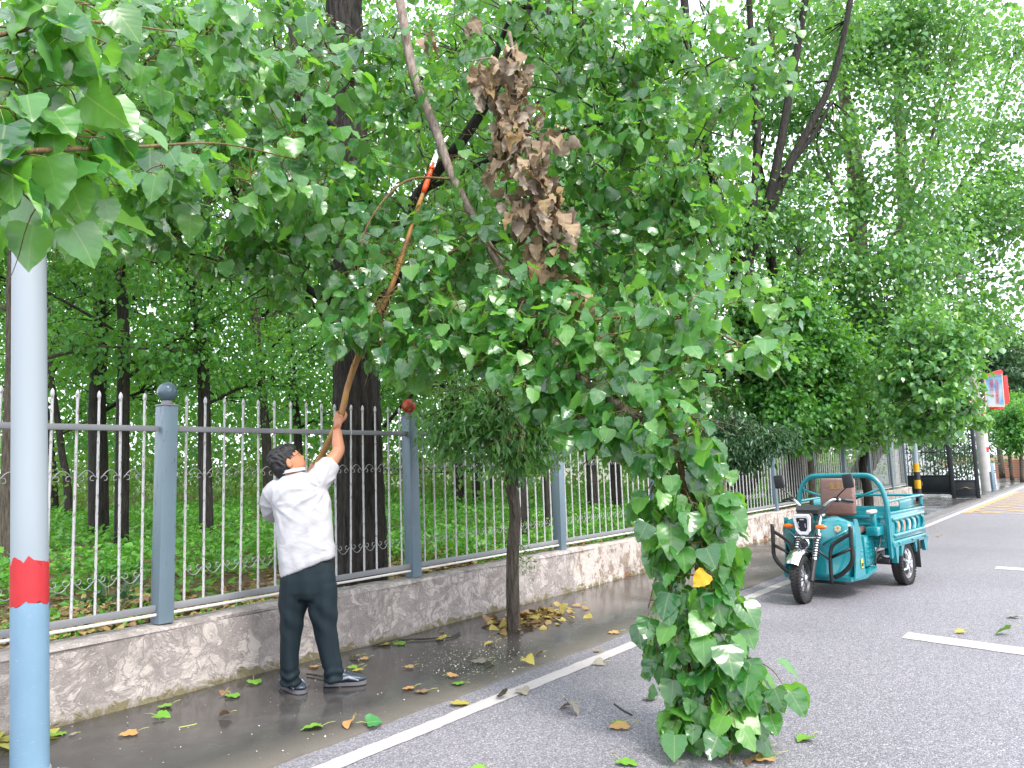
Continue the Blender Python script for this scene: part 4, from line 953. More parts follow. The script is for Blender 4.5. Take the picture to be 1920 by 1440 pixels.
def far_wood():
    rs = np.random.default_rng(81)
    # far-off wood that reads as one mass: two leafy bands
    P, O = [], []
    for n, d0, d1, x0, x1, z0, z1 in ((620, 24, 32, -60, 1200, 1.6, 11), (420, 34, 44, -100, 1500, .6, 13), (640, 24, 34, -60, 1060, 9, 23), (620, 30, 44, -100, 1400, .5, 7), (60, 22, 30, 1150, 1560, 3, 11), (90, 26, 32, 1380, 1640, .5, 4)):
        for k in range(n):
            d = rs.uniform(d0, d1); px = rs.uniform(x0, x1); c = W(px, 900, d); c[2] = z0+(z1-z0)*rs.uniform(0, 1)**.9; m = 46
            q = rs.normal(0, 1, (m, 3))*np.array([.75, .75, .5]); P.append(c+q); O.append(nrm(q))
    P = np.concatenate(P); O = np.concatenate(O); ok = (P[:, 1] > 7.5) & (P[:, 2] > .4)
    me = crown_mesh('far_wood', P[ok], O[ok], rs, .2, LT_MIN, M_LEAF_WOOD, np.zeros(3))
    o = link('far_wood', me); tag(o, 'far green mass of trees closing the view through the wood', 'trees', kind='stuff')
    # sunlit shrubs low in the back
    P, O = [], []
    for k in range(300):
        d = rs.uniform(19, 34); px = rs.uniform(0, 1660); c = W(px, 900, d); c[2] = .5+rs.uniform(0, 1.6); m = 50
        q = rs.normal(0, 1, (m, 3))*np.array([.6, .6, .4]); P.append(c+q); O.append(nrm(q))
    P = np.concatenate(P); O = np.concatenate(O); ok = (P[:, 1] > 7.5)
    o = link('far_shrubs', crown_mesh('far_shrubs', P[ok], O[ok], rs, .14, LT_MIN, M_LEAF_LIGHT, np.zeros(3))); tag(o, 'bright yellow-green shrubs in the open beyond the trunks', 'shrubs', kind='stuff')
    # dark trees far down the road on the right
    for i, (px, d, r, H_, lab, mat) in enumerate(((1878, 44, .16, 9, 'dark tree far down the road behind the red sign', M_DARKLEAF), (1896, 40, .1, 4.3, 'small roadside tree with a leaning trunk by the brick wall', M_LEAF_WOOD), (1914, 37, .09, 4.0, 'thin roadside tree at the right edge before the brick wall', M_LEAF_WOOD), (1930, 60, .2, 11, 'tall tree at the far right end of the road', M_LEAF_WOOD))):
        b = W(px, 880, d); b[2] = 0; z0 = H_*.45; cl = [(b+np.array([rs.normal(0, .22*H_*.4), rs.normal(0, .22*H_*.4), rs.uniform(z0, H_)]), H_*.16) for k in range(14)]
        tp = b+np.array([rs.normal(0, .1), rs.normal(0, .1), H_*.7])
        build_tree('roadside_tree', lab, b, [b, (b+tp)/2+rs.normal(0, .05, 3), tp], [r, r*.8, r*.4], [], cl, 6000, .2 if d > 42 else .14, LT_MIN, mat, M_BARK, 90+i)
far_wood()
def undergrowth():
    rs = np.random.default_rng(91); n = 5200
    u = rs.uniform(0, 1, n); x = rs.uniform(-3, 27, n); y = 5.75+17*u**1.7
    dens = np.clip((y-5.9-1.5*np.clip((6.5-x)/.6, 0, 1)-.35*np.sin(x*2.3)-.25*np.sin(x*5.1+1))/.5, .02, 1); keep = rs.uniform(0, 1, n) < dens
    x, y = x[keep], y[keep]; per = 22; k = np.repeat(np.arange(len(x)), per); h = rs.uniform(.12, .34, len(x))*np.clip((y-5.4)/1.2, .35, 1)
    sp = rs.uniform(.1, .22, len(x))
    q = rs.normal(0, 1, (len(k), 3)); hz = rs.uniform(.1, 1, len(k))
    P = np.stack([x[k]+q[:, 0]*sp[k], y[k]+q[:, 1]*sp[k], SOILH(x[k], y[k])+h[k]*hz], 1); P[:, 1] = np.maximum(P[:, 1], 5.6)
    out = np.stack([q[:, 0], q[:, 1], np.full(len(k), .4)], 1); tip = nrm(out)+rs.normal(0, .3, (len(k), 3)); nr = np.array([0, 0, 1.0])+rs.normal(0, .35, (len(k), 3))
    V, T, U = scatter(LT_MIN, P, frames(tip, nr), rs.uniform(.05, .11, len(k))*np.clip(.7+y[k]*.03, .8, 1.4))
    o = link('undergrowth', fast_mesh('undergrowth', V, T, M_COVER, None, None, False)); tag(o, 'low bright green ground cover under the trees', 'undergrowth', kind='stuff')
    # litter strip by the fence
    n = 7000; x = rs.uniform(-1, 10, n); y = 5.56+rs.exponential(.9, n); z = SOILH(x, y)+rs.uniform(.0, .035, n); z = np.where(y < 5.62, .41, z)
    tip = rs.normal(0, 1, (n, 3))*np.array([1, 1, .15]); nr = np.array([0, 0, 1.0])+rs.normal(0, .3, (n, 3))
    V, T, U = scatter(LT_LOW, np.stack([x, y, z], 1), frames(tip, nr), rs.uniform(.04, .09, n))
    o = link('leaf_litter', fast_mesh('leaf_litter', V, T, M_LITTER, None, None, False)); tag(o, 'brown and yellow leaf litter lying behind the fence', 'leaf litter', kind='stuff')
    # short grass tufts in the litter
    n = 4500; x = rs.uniform(-1, 14, n); y = 5.6+rs.uniform(0, 1.8, n); x += .1*np.sin(y*9); keep = (np.sin(x*3.1+y*2)+np.sin(x*1.3-y*3.7)) > -.2; x, y = x[keep], y[keep]; n = len(x)
    tip = rs.normal(0, .5, (n, 3))+np.array([0, 0, 1.0]); nr = rs.normal(0, 1, (n, 3))
    V, T, U = scatter(LT_LONG, np.stack([x, y, SOILH(x, y)-.01], 1), frames(tip, nr), rs.uniform(.04, .11, n))
    o = link('grass', fast_mesh('grass', V, T, M_COVER, None, None, False)); tag(o, 'thin grass growing through the litter by the fence', 'grass', kind='stuff')
    # leafy weeds poking through under the bottom rail
    for px, py, lab in ((205, 1160, 'leafy green weed growing at the wall left of the first fence post'), (1000, 1040, 'small green weed on top of the wall by the pavement sapling')):
        b = G(px, py, .44); b[1] = max(b[1], 5.58); t = thing('weed', lab, 'plant', b); m = 90; q = rs.normal(0, 1, (m, 3))*np.array([.12, .09, .09])+np.array([0, 0, .14])
        V, T, U = scatter(LT_LOW, q, frames(q+rs.normal(0, .1, (m, 3)), np.array([0, 0, 1.0])+rs.normal(0, .5, (m, 3))), rs.uniform(.04, .075, m))
        link('leaves', fast_mesh('leaves', V, T, M_DARKLEAF if px < 300 else M_COVER, None, None, False), t)['kind'] = 'stuff'
        V, T = sticks(np.zeros((14, 3)), q[:14], .003); link('stems', fast_mesh('stems', V, T, M_PET), t)
undergrowth()
# ------------------------------------------------------------------ remesh helper: overlapping closed lofts -> one continuous surface
def remesh(name, mb, voxel, mat, parent, smooth_it=4, fn=None):
    me = mb.mesh(name+'_src', mat, 'all', tuple(parent.location)); o = link(name+'_src', me)
    md = o.modifiers.new('r', 'REMESH'); md.mode = 'VOXEL'; md.voxel_size = voxel
    ms = o.modifiers.new('s', 'SMOOTH'); ms.iterations = smooth_it; ms.factor = .5
    dg = bpy.context.evaluated_depsgraph_get(); dg.update()
    m2 = bpy.data.meshes.new_from_object(o.evaluated_get(dg)); m2.name = name
    bpy.data.objects.remove(o); bpy.data.meshes.remove(me)
    if not m2.materials: m2.materials.append(mat)
    if fn is not None:
        n = len(m2.vertices); co = np.empty(n*3, np.float32); m2.vertices.foreach_get('co', co); co = co.reshape(-1, 3)
        no = np.empty(n*3, np.float32); m2.vertices.foreach_get('normal', no); no = no.reshape(-1, 3)
        m2.vertices.foreach_set('co', np.ascontiguousarray(fn(co+np.array(parent.location), no)-np.array(parent.location), np.float32).ravel())
    m2.polygons.foreach_set('use_smooth', np.full(len(m2.polygons), True)); m2.update()
    return link(name, m2, parent)
def ring(c, a, b, ua, ub, n=20, p=2.0):
    c = np.array(c, float); out = []
    for k in range(n):
        t = 2*math.pi*k/n; ct, st = math.cos(t), math.sin(t)
        out.append(c+a*ua*math.copysign(abs(ct)**(2/p), ct)+b*ub*math.copysign(abs(st)**(2/p), st))
    return out
def limb_loft(mb, pts, rad, n=14, flat=1.0, k=4):
    P = smooth_path(pts, k); r = np.interp(np.linspace(0, 1, len(P)), np.linspace(0, 1, len(rad)), rad); mb.tube(P, r, n, True, flat); return mb

# ------------------------------------------------------------------ the man sawing
def person():
    b = np.array([3.42, 4.5, .016]); D0 = depth(b)
    t = thing('person', 'person in white polo shirt and dark trousers reaching up with a long pole saw', 'person', b)
    UP = np.array([0, 0, 1.0])
    w = lambda x, y, dd=0.0: W(x, y, D0+.1*((1300-y)/1440*D0)*.0+dd+ (1300-y)*.0004)
    skin = N('skin', .5, .4); n1 = skin.noise(skin.coord(), 9, 4); skin.col(skin.mix(n1, (.4, .17, .09), (.5, .235, .135))); skin.b.inputs['Subsurface Weight'].default_value = .08
    skin.b.inputs['Subsurface Radius'].default_value = (.02, .008, .004); skin.bump(skin.noise(skin.coord(), 120, 3), .12, .003)
    sh = N('polo_white', .8, .25); v = sh.coord(); wv = sh.noise(v, 380, 2); sh.col(sh.mix(sh.noise(v, 5, 3), (.36, .36, .38), (.41, .41, .43)))
    fold = sh.noise(sh.coord((3, 3, 5), rot=(.5, .4, .3)), 2.2, 3, .5, .8); sh.bump(sh.math('ADD', sh.math('MULTIPLY', wv, .02), fold), .22, .04)
    tr = N('trousers_dark', .7, .2); v = tr.coord(); tr.col(tr.mix(tr.noise(v, 6, 4), (.005, .011, .015), (.01, .019, .025)))
    f2 = tr.noise(tr.coord((6, 6, 1.1)), 2.0, 4, .5, .6); tr.bump(tr.math('ADD', f2, tr.math('MULTIPLY', tr.noise(v, 300, 2), .03)), .4, .03)
    hair = N('hair_black', .45, .5); hair.col((.008, .008, .01)); hair.bump(hair.noise(hair.coord((60, 60, 12)), 3, 4), .7, .01)
    rub = simple('shoe_dark', (.03, .04, .055), .35, 0, .3, 30, .3); shg = simple('shoe_grey', (.2, .24, .3), .35, 0, .3, 25, .2); sole = simple('shoe_sole', (.1, .1, .11), .6)
    ua, ub = HR, HF
    k = D0/F_PX
    # ---- trousers
    mb = MB()
    pel = [(578, 1046, .150, .105), (577, 1062, .178, .115), (577, 1085, .196, .122), (578, 1108, .19, .118), (579, 1122, .165, .1)]
    mb.loft([ring(w(x, y), a, c, ua, ub, 24, 2.3) for x, y, a, c in pel])
    limb_loft(mb, [w(551, 1096), w(549, 1130), w(546, 1180), w(543, 1225), w(543, 1262), w(546, 1284)], [.1, .101, .082, .072, .067, .066], 18)
    limb_loft(mb, [w(606, 1096), w(607, 1130), w(611, 1180), w(618, 1225), w(625, 1256), w(627, 1276)], [.1, .103, .086, .077, .071, .068], 18)
    def tfold(co, no):
        z = co[:, 2]; s = (co-b) @ HR
        d = .007*np.sin(s*48+z*5+1.5*np.sin(z*6))*np.clip((.98-z)/.35, 0, 1)+.009*np.sin(z*95+2*np.sin(s*30))*np.exp(-((z-.10)/.07)**2)+.005*np.sin(z*38+s*40)*np.exp(-((z-.52)/.12)**2)
        return co+no*d[:, None]
    remesh('trousers', mb, .011, tr.mat, t, 5, tfold)
    for (x, y, dd, sx) in ((613, 1057, -.125, 1),):
        MB().tube([w(592, 1060, -.14), w(604, 1058, -.135), w(614, 1057, -.12)], .003, 5).build('pocket_seam', simple('seam', (.006, .008, .01), .7), t, 'all')
    # ---- polo shirt: torso leaning slightly back, right arm up
    mb = MB()
    tor = [(577, 1064, .198, .125, 0), (575, 1040, .2, .13, 0), (571, 1000, .193, .128, 0), (567, 960, .193, .128, 0), (562, 930, .196, .122, 0), (556, 910, .182, .108, .0), (551, 898, .12, .085, 0), (550, 889, .072, .068, .0)]
    rings_ = []
    for x, y, a, c, dd in tor:
        hx = nrm(HR+UP*(.36 if y > 1050 else .26 if y > 1030 else .1 if y > 930 else .16)); rings_.append(ring(w(x, y, dd), a, c, hx, ub, 28, 2.4))
    mb.loft(rings_)
    # sleeves
    limb_loft(mb, [w(587, 914, .0), w(600, 897, .02), (w(612, 880, .05)), w(620, 869, .08)], [.098, .092, .082, .076], 18)
    limb_loft(mb, [w(529, 918, .0), w(515, 928, .03), w(510, 948, .08), w(514, 965, .15)], [.095, .09, .082, .074], 18)
    def sfold(co, no):
        s = (co-b) @ HR; z = co[:, 2]; u = z-.55*s
        r1 = np.sin((z-.85*s)*33+1.6*np.sin(s*7+z*3)+.8); r2 = np.sin(u*46+3*np.sin(s*7-z*5)+2)
        d = (.0062*np.maximum(r1, -.3)**1+.002*r2*np.sin(s*11+z*6))*np.clip((z-.85)/.2, 0, 1)*np.clip((1.42-z)/.2, 0, 1)+.003*np.sin((z+1.1*s)*48+2*np.sin(z*20))*np.exp(-((z-1.33)/.13)**2)
        def radial(px_, py_, k_, ph, amp, fall):
            a_ = w(px_, py_); ds = s-(a_-b) @ HR; dz = z-a_[2]; rr = np.hypot(ds, dz); th = np.arctan2(dz, ds)
            return amp*(1-np.abs(np.sin(th*k_+ph+1.3*np.sin(rr*9))))**2.2*np.exp(-(rr/fall)**2)*np.clip(rr/.06, 0, 1)
        d = d*.55+radial(611, 915, 5.5, .4, .013, .32)+radial(520, 950, 4.5, 1.1, .009, .22)+radial(630, 1030, 4.0, .2, .008, .22)
        hem = np.exp(-((z-.92)/.05)**2)*.004*np.sin(s*60)
        return co+no*(d+hem)[:, None]
    remesh('polo_shirt', mb, .0105, sh.mat, t, 4, sfold)
    # collar and shoulder seam
    col = []
    for kx in range(25):
        a = 2*math.pi*kx/24; c0 = w(551, 890, .0)
        col.append(c0+HR*.074*math.cos(a)+HF*.07*math.sin(a)+UP*(.012*math.cos(a)+.012))
    mb = MB(); C0 = np.array(col); inn = C0+UP*.028+(w(551, 890)-C0)*.08; out_ = C0+UP*.002+(C0-w(551, 890))*.16
    vs = []
    for i in range(25): vs += [inn[i], (inn[i]+out_[i])/2+UP*.012, out_[i]]
    mb.add(vs, [(i*3+j, (i+1)*3+j, (i+1)*3+j+1, i*3+j+1) for i in range(24) for j in range(2)]); mb.build('collar', sh.mat, t, 'all')
    # ---- body: head, neck, arms, hands in one surface
    mb = MB()
    HC = w(538, 866, .02)                                # head centre
    fdir = nrm(HR*.80+HF*.42+UP*.48); hup = nrm(UP-(UP @ fdir)*fdir); hup = nrm(hup+(-HR)*.05); hs = np.cross(hup, fdir)
    def hp(x, y, z): return HC+fdir*x+hs*y+hup*z          # face, left side, up
    prof = [(-.118, -.012, .05, .045), (-.1, .012, .075, .058), (-.07, .016, .092, .068), (-.035, .012, .1, .073), (0, .004, .104, .076), (.04, -.004, .103, .076), (.075, -.012, .09, .068), (.1, -.018, .062, .05), (.114, -.022, .025, .02)]
    mb.loft([ring(hp(xo, 0, z), a, c, fdir, hs, 24, 2.1) for z, xo, a, c in prof])
    mb.loft([ring(p_, a, c, fdir, hs, 10) for p_, a, c in ((hp(.09, 0, .012), .012, .008), (hp(.1, 0, -.01), .018, .011), (hp(.106, 0, -.028), .02, .015), (hp(.098, 0, -.04), .014, .014))])   # nose
    mb.loft([ring(hp(.088, 0, z), .022, .028, fdir, hs, 12) for z in (-.075, -.068, -.06)])                                                                       # lips
    limb_loft(mb, [w(551, 905, .0), w(547, 890, .0), hp(-.03, 0, -.08), hp(-.02, 0, -.03)], [.066, .06, .06, .06], 16)
    for s in (1, -1):                                     # ears
        e = hp(-.008, s*.074, -.012)
        mb.loft([ring(e+hs*s*q, a, c, nrm(fdir*.3+hup), nrm(fdir-hup*.3), 12) for q, a, c in ((-.006, .026, .015), (.006, .033, .02), (.016, .034, .021), (.02, .028, .015))])
    # right arm (image right): up and away to the pole
    SR, ER, WR = w(600, 893, .03), w(634, 846, .17), w(632, 806, .22)
    limb_loft(mb, [SR, (SR+ER)/2+UP*-.004, ER, ER*.6+WR*.4, WR], [.055, .052, .045, .044, .031], 16)
    SL, EL, WL = w(516, 930, .03), w(536, 972, .3), w(577, 905, .42)
    limb_loft(mb, [SL, (SL+EL)/2, EL, EL*.55+WL*.45, WL], [.053, .05, .043, .042, .03], 16)
    # pole line through both hands
    PH, PL = w(637, 784, .27), w(590, 880, .43)
    def hand(wr, grip, pdir, knuck):
        """palm and five fingers closed round the pole (axis pdir)"""
        knuck = nrm(knuck-(knuck @ pdir)*pdir); c3 = np.cross(pdir, knuck)
        pal = grip-knuck*.034
        mb.loft([ring(p_, a, c, nrm(pdir), nrm(c3), 12, 2.6) for p_, a, c in ((wr*.75+pal*.25, .028, .024), (wr*.3+pal*.7, .038, .026), (pal, .043, .027), (pal+knuck*.012, .042, .024))])
        for f in range(4):
            o_ = grip+pdir*(.033-.021*f); L = (1.0, 1.08, 1.02, .86)[f]; r = .036*(.95 if f == 3 else 1)
            pts = [o_+(-knuck*math.cos(a)+c3*math.sin(a))*r for a in np.linspace(-.55, 3.5*L, 8)]
            limb_loft(mb, pts, [.0115, .0115, .0105, .0085], 8, 1.0, 2)
        pts = [pal-pdir*.01-c3*.02, grip+pdir*.03-c3*.034-knuck*.008, grip+pdir*.05-c3*.022+knuck*.02, grip+pdir*.052-c3*.0+knuck*.034]
        limb_loft(mb, pts, [.015, .013, .0115, .009], 8, 1.0, 2)
    pd = nrm(PH-PL)
    hand(WR, PH, pd, nrm(PH-WR)+HF*.8); hand(WL, PL, pd, nrm(PL-WL)+HF*.3)
    for s_ in (0, 1):  # ankles into the shoes
        pass
    remesh('body', mb, .0062, skin.mat, t, 3)
    # ---- hair cap over the back and top of the head
    mb = MB()
    for z, xo, a, c in ((-.075, -.052, .056, .06), (-.05, -.034, .083, .073), (-.01, -.022, .097, .081), (.03, -.016, .104, .084), (.07, -.018, .1, .08), (.1, -.022, .078, .062), (.122, -.026, .04, .034)):
        pass
    mb.loft([ring(hp(xo, 0, z), a, c, fdir, hs, 24, 2.1) for z, xo, a, c in ((-.085, -.064, .035, .05), (-.06, -.045, .07, .07), (-.02, -.03, .088, .081), (.03, -.016, .104, .084), (.07, -.004, .112, .08), (.1, -.006, .09, .064), (.124, -.016, .045, .036))])
    rs = np.random.default_rng(5)
    def tuft(co, no):
        q = co @ np.array([31.0, 17.0, 23.0]); return co+no*(.003*np.sin(q*9)+.003*np.sin(co[:, 0:1].ravel()*170+co[:, 2]*90)+rs.normal(0, .0012, len(co)))[:, None]
    remesh('hair', mb, .007, hair.mat, t, 2, tuft)
    mb = MB()
    for q in range(70):
        a = rs.uniform(-1.2, 1.2); h = rs.uniform(.02, .11); p0 = hp(-.02+.1*math.cos(a*1.2)*rs.uniform(.2, .9), .07*math.sin(a)*.9, .095+rs.uniform(-.02, .012))
        mb.tube([p0, p0+hup*.015+fdir*.008, p0+hup*.02+fdir*rs.uniform(.01, .03)+hs*rs.normal(0, .012)], [.004, .003, .0008], 4)
    mb.build('hair_tufts', hair.mat, t, 'all')
    # glasses
    blk = simple('spectacle_frame', (.02, .02, .02), .3)
    mb = MB()
    for s in (1, -1):
        c = hp(.1, s*.034, .014); mb.tube([c+hs*.026*math.cos(a)+hup*.02*math.sin(a) for a in np.linspace(0, 2*math.pi, 17)], .0016, 5, False)
        mb.tube([hp(.1, s*.06, .018), hp(.05, s*.079, .016), hp(-.005, s*.081, .012), hp(-.02, s*.079, -.004)], .0016, 5)
    mb.tube([hp(.101, .009, .016), hp(.105, 0, .019), hp(.101, -.009, .016)], .0016, 5); mb.build('spectacles', blk, t, 'all')
    # ---- shoes
    def shoe(heel, direction, nm='shoe'):
        d = nrm(np.array([direction[0], direction[1], 0])); s = np.array([-d[1], d[0], 0]); h = np.array([heel[0], heel[1], b[2]])
        mb = MB()
        prof_ = [(-.02, .02, .012, .05), (0, .036, .0, .095), (.04, .04, .0, .1), (.09, .041, .0, .092), (.14, .044, .0, .075), (.19, .05, .0, .06), (.24, .046, .004, .048), (.268, .03, .012, .036), (.28, .012, .018, .028)]
        mb.loft([[h+d*x+s*wd*math.copysign(abs(math.cos(a))**.8, math.cos(a))+UP*(z0+.016+(z1-z0)*(.5+.5*math.sin(a))) for a in np.linspace(0, 2*math.pi, 18, endpoint=False)] for x, wd, z0, z1 in prof_])
        o = remesh(nm, mb, .008, rub, t, 2)
        mb = MB(); out = [(x, wd*1.06) for x, wd, *_ in prof_]; poly = [h+d*x+s*wd for x, wd in out]+[h+d*x-s*wd for x, wd in out[::-1]]; n = len(poly)
        lo = [p_+UP*.001 for p_ in poly]; hi = [p_*1.0+UP*.024 for p_ in poly]
        mb.add(lo+hi, [tuple(range(n))[::-1], tuple(range(n, 2*n))]+[(i, (i+1) % n, n+(i+1) % n, n+i) for i in range(n)]); mb.build('sole', sole, o, 30) if False else link('sole', mb.mesh('sole', sole, 30, tuple(t.location)), o)
        mb = MB()
        for q in range(5): # laces and overlays
            x = .1+.022*q; z = .09-.012*q; mb.tube([h+d*x-s*.03+UP*(z+.004), h+d*(x+.01)+UP*(z+.022), h+d*x+s*.03+UP*(z+.004)], .0035, 5)
        link('laces', mb.mesh('laces', shg, 'all', tuple(t.location)), o)
        for sgn in (1, -1):
            mb = MB(); mb.tube([h+d*.02+s*sgn*.041+UP*.06, h+d*.09+s*sgn*.046+UP*.045, h+d*.16+s*sgn*.05+UP*.06, h+d*.23+s*sgn*.05+UP*.034], [.01, .013, .012, .006], 6)
            link('side_stripe', mb.mesh('side_stripe', shg, 'all', tuple(t.location)), o)
    fl = G(532, 1292); shoe((fl[0], fl[1]), HR*.75-HF*.75)
    fr = G(612, 1290); shoe((fr[0], fr[1]), HR*1.0+HF*.1)
    return PH, PL, pd
PH, PL, PDIR = person()

def pole_saw():
    base = PL-PDIR*.22
    t = thing('pole_saw', 'long wooden pole with orange-socketed curved saw blade, held up by the man', 'pole saw', base)
    wood_ = N('pole_wood', .55, .4); v = wood_.coord((8, 8, 1.2)); n1 = wood_.noise(v, 4, 6, .6, .6); n2 = wood_.noise(wood_.coord(), 5, 4)
    wood_.col(wood_.mix(wood_.ramp(n2, [(.45, 0.0), (.7, .8)]), wood_.mix(n1, (.28, .125, .032), (.46, .25, .075)), (.13, .075, .04))); wood_.bump(n1, .35, .004)
    dH = depth(PH)
    pts = [base, PL, PH, W(652, 725, dH+.08), W(672, 668, dH+.16), W(705, 600, dH+.24), W(735, 535, dH+.32), W(757, 470, dH+.4), W(780, 400, dH+.48), W(797, 352, dH+.54)]
    S = smooth_path(pts, 6); rad = np.interp(np.linspace(0, 1, len(S)), [0, .5, .75, 1], [.024, .024, .021, .017])*(1+rng.normal(0, .03, len(S)))
    MB().tube(S, rad, 12).build('wooden_pole', wood_.mat, t, 'all')
    a, c = W(795, 358, dH+.53), W(813, 305, dH+.6); dd = nrm(c-a)
    org = simple('saw_socket', (.75, .09, .015), .4); stl = simple('saw_steel', (.6, .62, .64), .25, .9)
    MB().tube([a-dd*.02, a+dd*.04, (a+c)/2, c], [.021, .024, .02, .013], 10).build('socket', org, t, 'all')
    mb = MB()
    for q in (.25, .55, .8): mb.tube([a+(c-a)*q-dd*.006, a+(c-a)*q+dd*.006], .0245, 10)
    mb.build('clamp_rings', org, t, 30)
    # curved toothed blade
    B = smooth_path([W(811, 312, dH+.59), W(819, 290, dH+.62), W(828, 272, dH+.65), W(840, 255, dH+.68)], 8); n = len(B); tg = nrm(np.gradient(B, axis=0)); sidev = nrm(np.cross(tg, _fw)); w_ = np.linspace(.022, .006, n)
    L = B-sidev*w_[:, None]; Rr = B+sidev*(w_*(1+.25*(np.arange(n) % 2)))[:, None]; th = nrm(np.cross(tg, sidev))*.0012
    vs = []
    for i in range(n): vs += [L[i]-th[i], Rr[i]-th[i], Rr[i]+th[i], L[i]+th[i]]
    MB().loft([vs[i*4:i*4+4] for i in range(n)]).build('saw_blade', stl, t, False)
pole_saw()
# ------------------------------------------------------------------ electric cargo three-wheeler
def trike():
    t = thing('cargo_tricycle', 'teal three-wheeled electric cargo tricycle parked on the road', 'tricycle', (8.33, 2.75, .0), R(-5.9))
    # local: x rearwards, y towards the pavement, z up; front wheel touches the ground at the origin
    teal = N('teal_paint', .22, .5); v = teal.coord(); teal.col(teal.mix(teal.noise(v, 3, 3), (.005, .175, .205), (.009, .21, .24))); teal.b.inputs['Coat Weight'].default_value = .5; teal.b.inputs['Coat Roughness'].default_value = .08
    teal = teal.mat
    blk = simple('trike_black', (.012, .012, .014), .35, 0, .2, 10); plas = simple('trike_plastic', (.02, .021, .023), .5, 0, .2, 10)
    tyre_m = N('tyre_rubber', .75, .3); v = tyre_m.coord(); tyre_m.col(tyre_m.mix(tyre_m.noise(v, 12, 4), (.012, .012, .013), (.04, .038, .037))); tyre_m = tyre_m.mat
    chrome = simple('chrome', (.75, .75, .77), .15, 1.0, .05); alu = simple('wheel_alu', (.5, .51, .53), .3, .9, .1); steel = simple('dark_steel', (.07, .07, .075), .45, .6, .2)
    brown = N('seat_brown', .28, .5); v = brown.coord(); brown.col(brown.mix(brown.noise(v, 5, 4), (.17, .095, .08), (.225, .135, .115))); brown.bump(brown.noise(brown.coord((1, 1, 1)), 14, 4, .6, 1.2), .5, .012); brown = brown.mat
    white = simple('lamp_white', (.8, .8, .82), .3); lens = simple('lamp_lens', (.03, .03, .045), .08, 0, .3, 30); orange = simple('indicator_orange', (.75, .14, .01), .2, 0, .1)
    def part(nm, mb, mat, par=None, sm=35): return mb.build(nm, mat, par or t, sm, False)
    B_ = lambda a, b, r=.008: MB().bbox(a, b, r)
    # ---- wheels
    def wheel(c, r, wd, steer, nm, spokes):
        e = bpy.data.objects.new(nm, None); COL.objects.link(e); e.parent = t; e.location = c; e.rotation_euler = (0, 0, steer); e.empty_display_size = .05
        M = Matrix.Rotation(R(90), 4, 'X')
        ro, ri = r, r*.66
        prof = [(ri, -wd*.36), (ri+.012, -wd*.46), (ro*.84, -wd*.54), (ro*.94, -wd*.46), (ro*.985, -wd*.3), (ro, -wd*.1), (ro, wd*.1), (ro*.985, wd*.3), (ro*.94, wd*.46), (ro*.84, wd*.54), (ri+.012, wd*.46), (ri, wd*.36)]
        part('tyre', MB().lathe(prof, 56, M, True), tyre_m, e)
        mb = MB()
        for k in range(44):      # tread blocks
            a = 2*math.pi*k/44
            for s in (-1, 1):
                mb.box((-.011, -.3*wd+s*.02, -.004), (.011, .3*wd*.1+s*.02, .006), Matrix.Rotation(a, 4, 'Y') @ Matrix.Translation((0, s*wd*.13, ro)) @ Matrix.Rotation(s*.5, 4, 'Z'))
        part('tread', mb, tyre_m, e, False)['kind'] = 'stuff'
        part('rim', MB().lathe([(ri*1.02, -wd*.34), (ri*1.06, -wd*.42), (ri*.95, -wd*.4), (ri*.86, -wd*.2), (ri*.86, wd*.2), (ri*.95, wd*.4), (ri*1.06, wd*.42), (ri*1.02, wd*.34)], 48, M, True), steel if spokes else alu, e)
        mb = MB(); n = 10 if spokes else 7
        for k in range(n):
            a = 2*math.pi*k/n
            mb.tube([(math.cos(a)*.045, -.02 if spokes else -.05, math.sin(a)*.045), (math.cos(a+.12)*ri*.6, -.012 if spokes else -.06, math.sin(a+.12)*ri*.6), (math.cos(a)*ri*.92, 0 if spokes else -.035, math.sin(a)*ri*.92)], [.012, .01, .012] if spokes else [.02, .015, .018], 6)
        part('spokes', mb, alu, e)
        part('hub', MB().lathe([(.02, -.075), (.035, -.07), (.05, -.05), (.052, .05), (.035, .07), (.02, .075)], 20, M), alu, e)
        part('brake_disc', MB().lathe([(.08, -.045), (.08, -.04)], 24, M), chrome, e)
        return e
    wheel((0, 0, .25), .25, .095, R(7), 'wheel', True)
    wheel((1.76, -.45, .245), .245, .125, 0, 'wheel', False); wheel((1.76, .45, .245), .245, .125, 0, 'wheel', False)
    # ---- fork, springs, mudguard
    axis = lambda s, q: (.0+.36*q, s*.105, .25+.66*q)
    for s in (1, -1):
        part('fork_leg', MB().tube([axis(s, 0), axis(s, .3), axis(s, .62)], [.026, .026, .023], 12).tube([axis(s, .6), axis(s, 1.0)], .017, 12), chrome)
        part('fork_boot', MB().tube([axis(s, -.03), axis(s, .28)], .029, 12), blk)
        P = [np.array(axis(s, .3+.34*q/80))+np.array([math.cos(q*.7)*.034*.88, math.sin(q*.7)*.034, -.34*0+math.cos(q*.7)*.034*-.48]) for q in range(81)]
        part('spring', MB().tube(P, .0055, 6), steel)
        part('spring_seat', MB().tube([axis(s, .64), axis(s, .67)], .038, 14), chrome)
    part('axle', MB().tube([(0, -.13, .25), (0, .13, .25)], .013, 8), steel)
    fp = [[(r*math.sin(a), y, .25+r*math.cos(a)) for y, r in ((-.072, .272), (-.06, .3), (-.03, .312), (0, .315), (.03, .312), (.06, .3), (.072, .272))] for a in np.linspace(-.95, .75, 14)]
    mb = MB(); vs = [p for r_ in fp for p in r_]; mb.add(vs, [(i*7+j, (i+1)*7+j, (i+1)*7+j+1, i*7+j+1) for i in range(13) for j in range(6)])
    part('mudguard', mb, chrome, None, 'all')
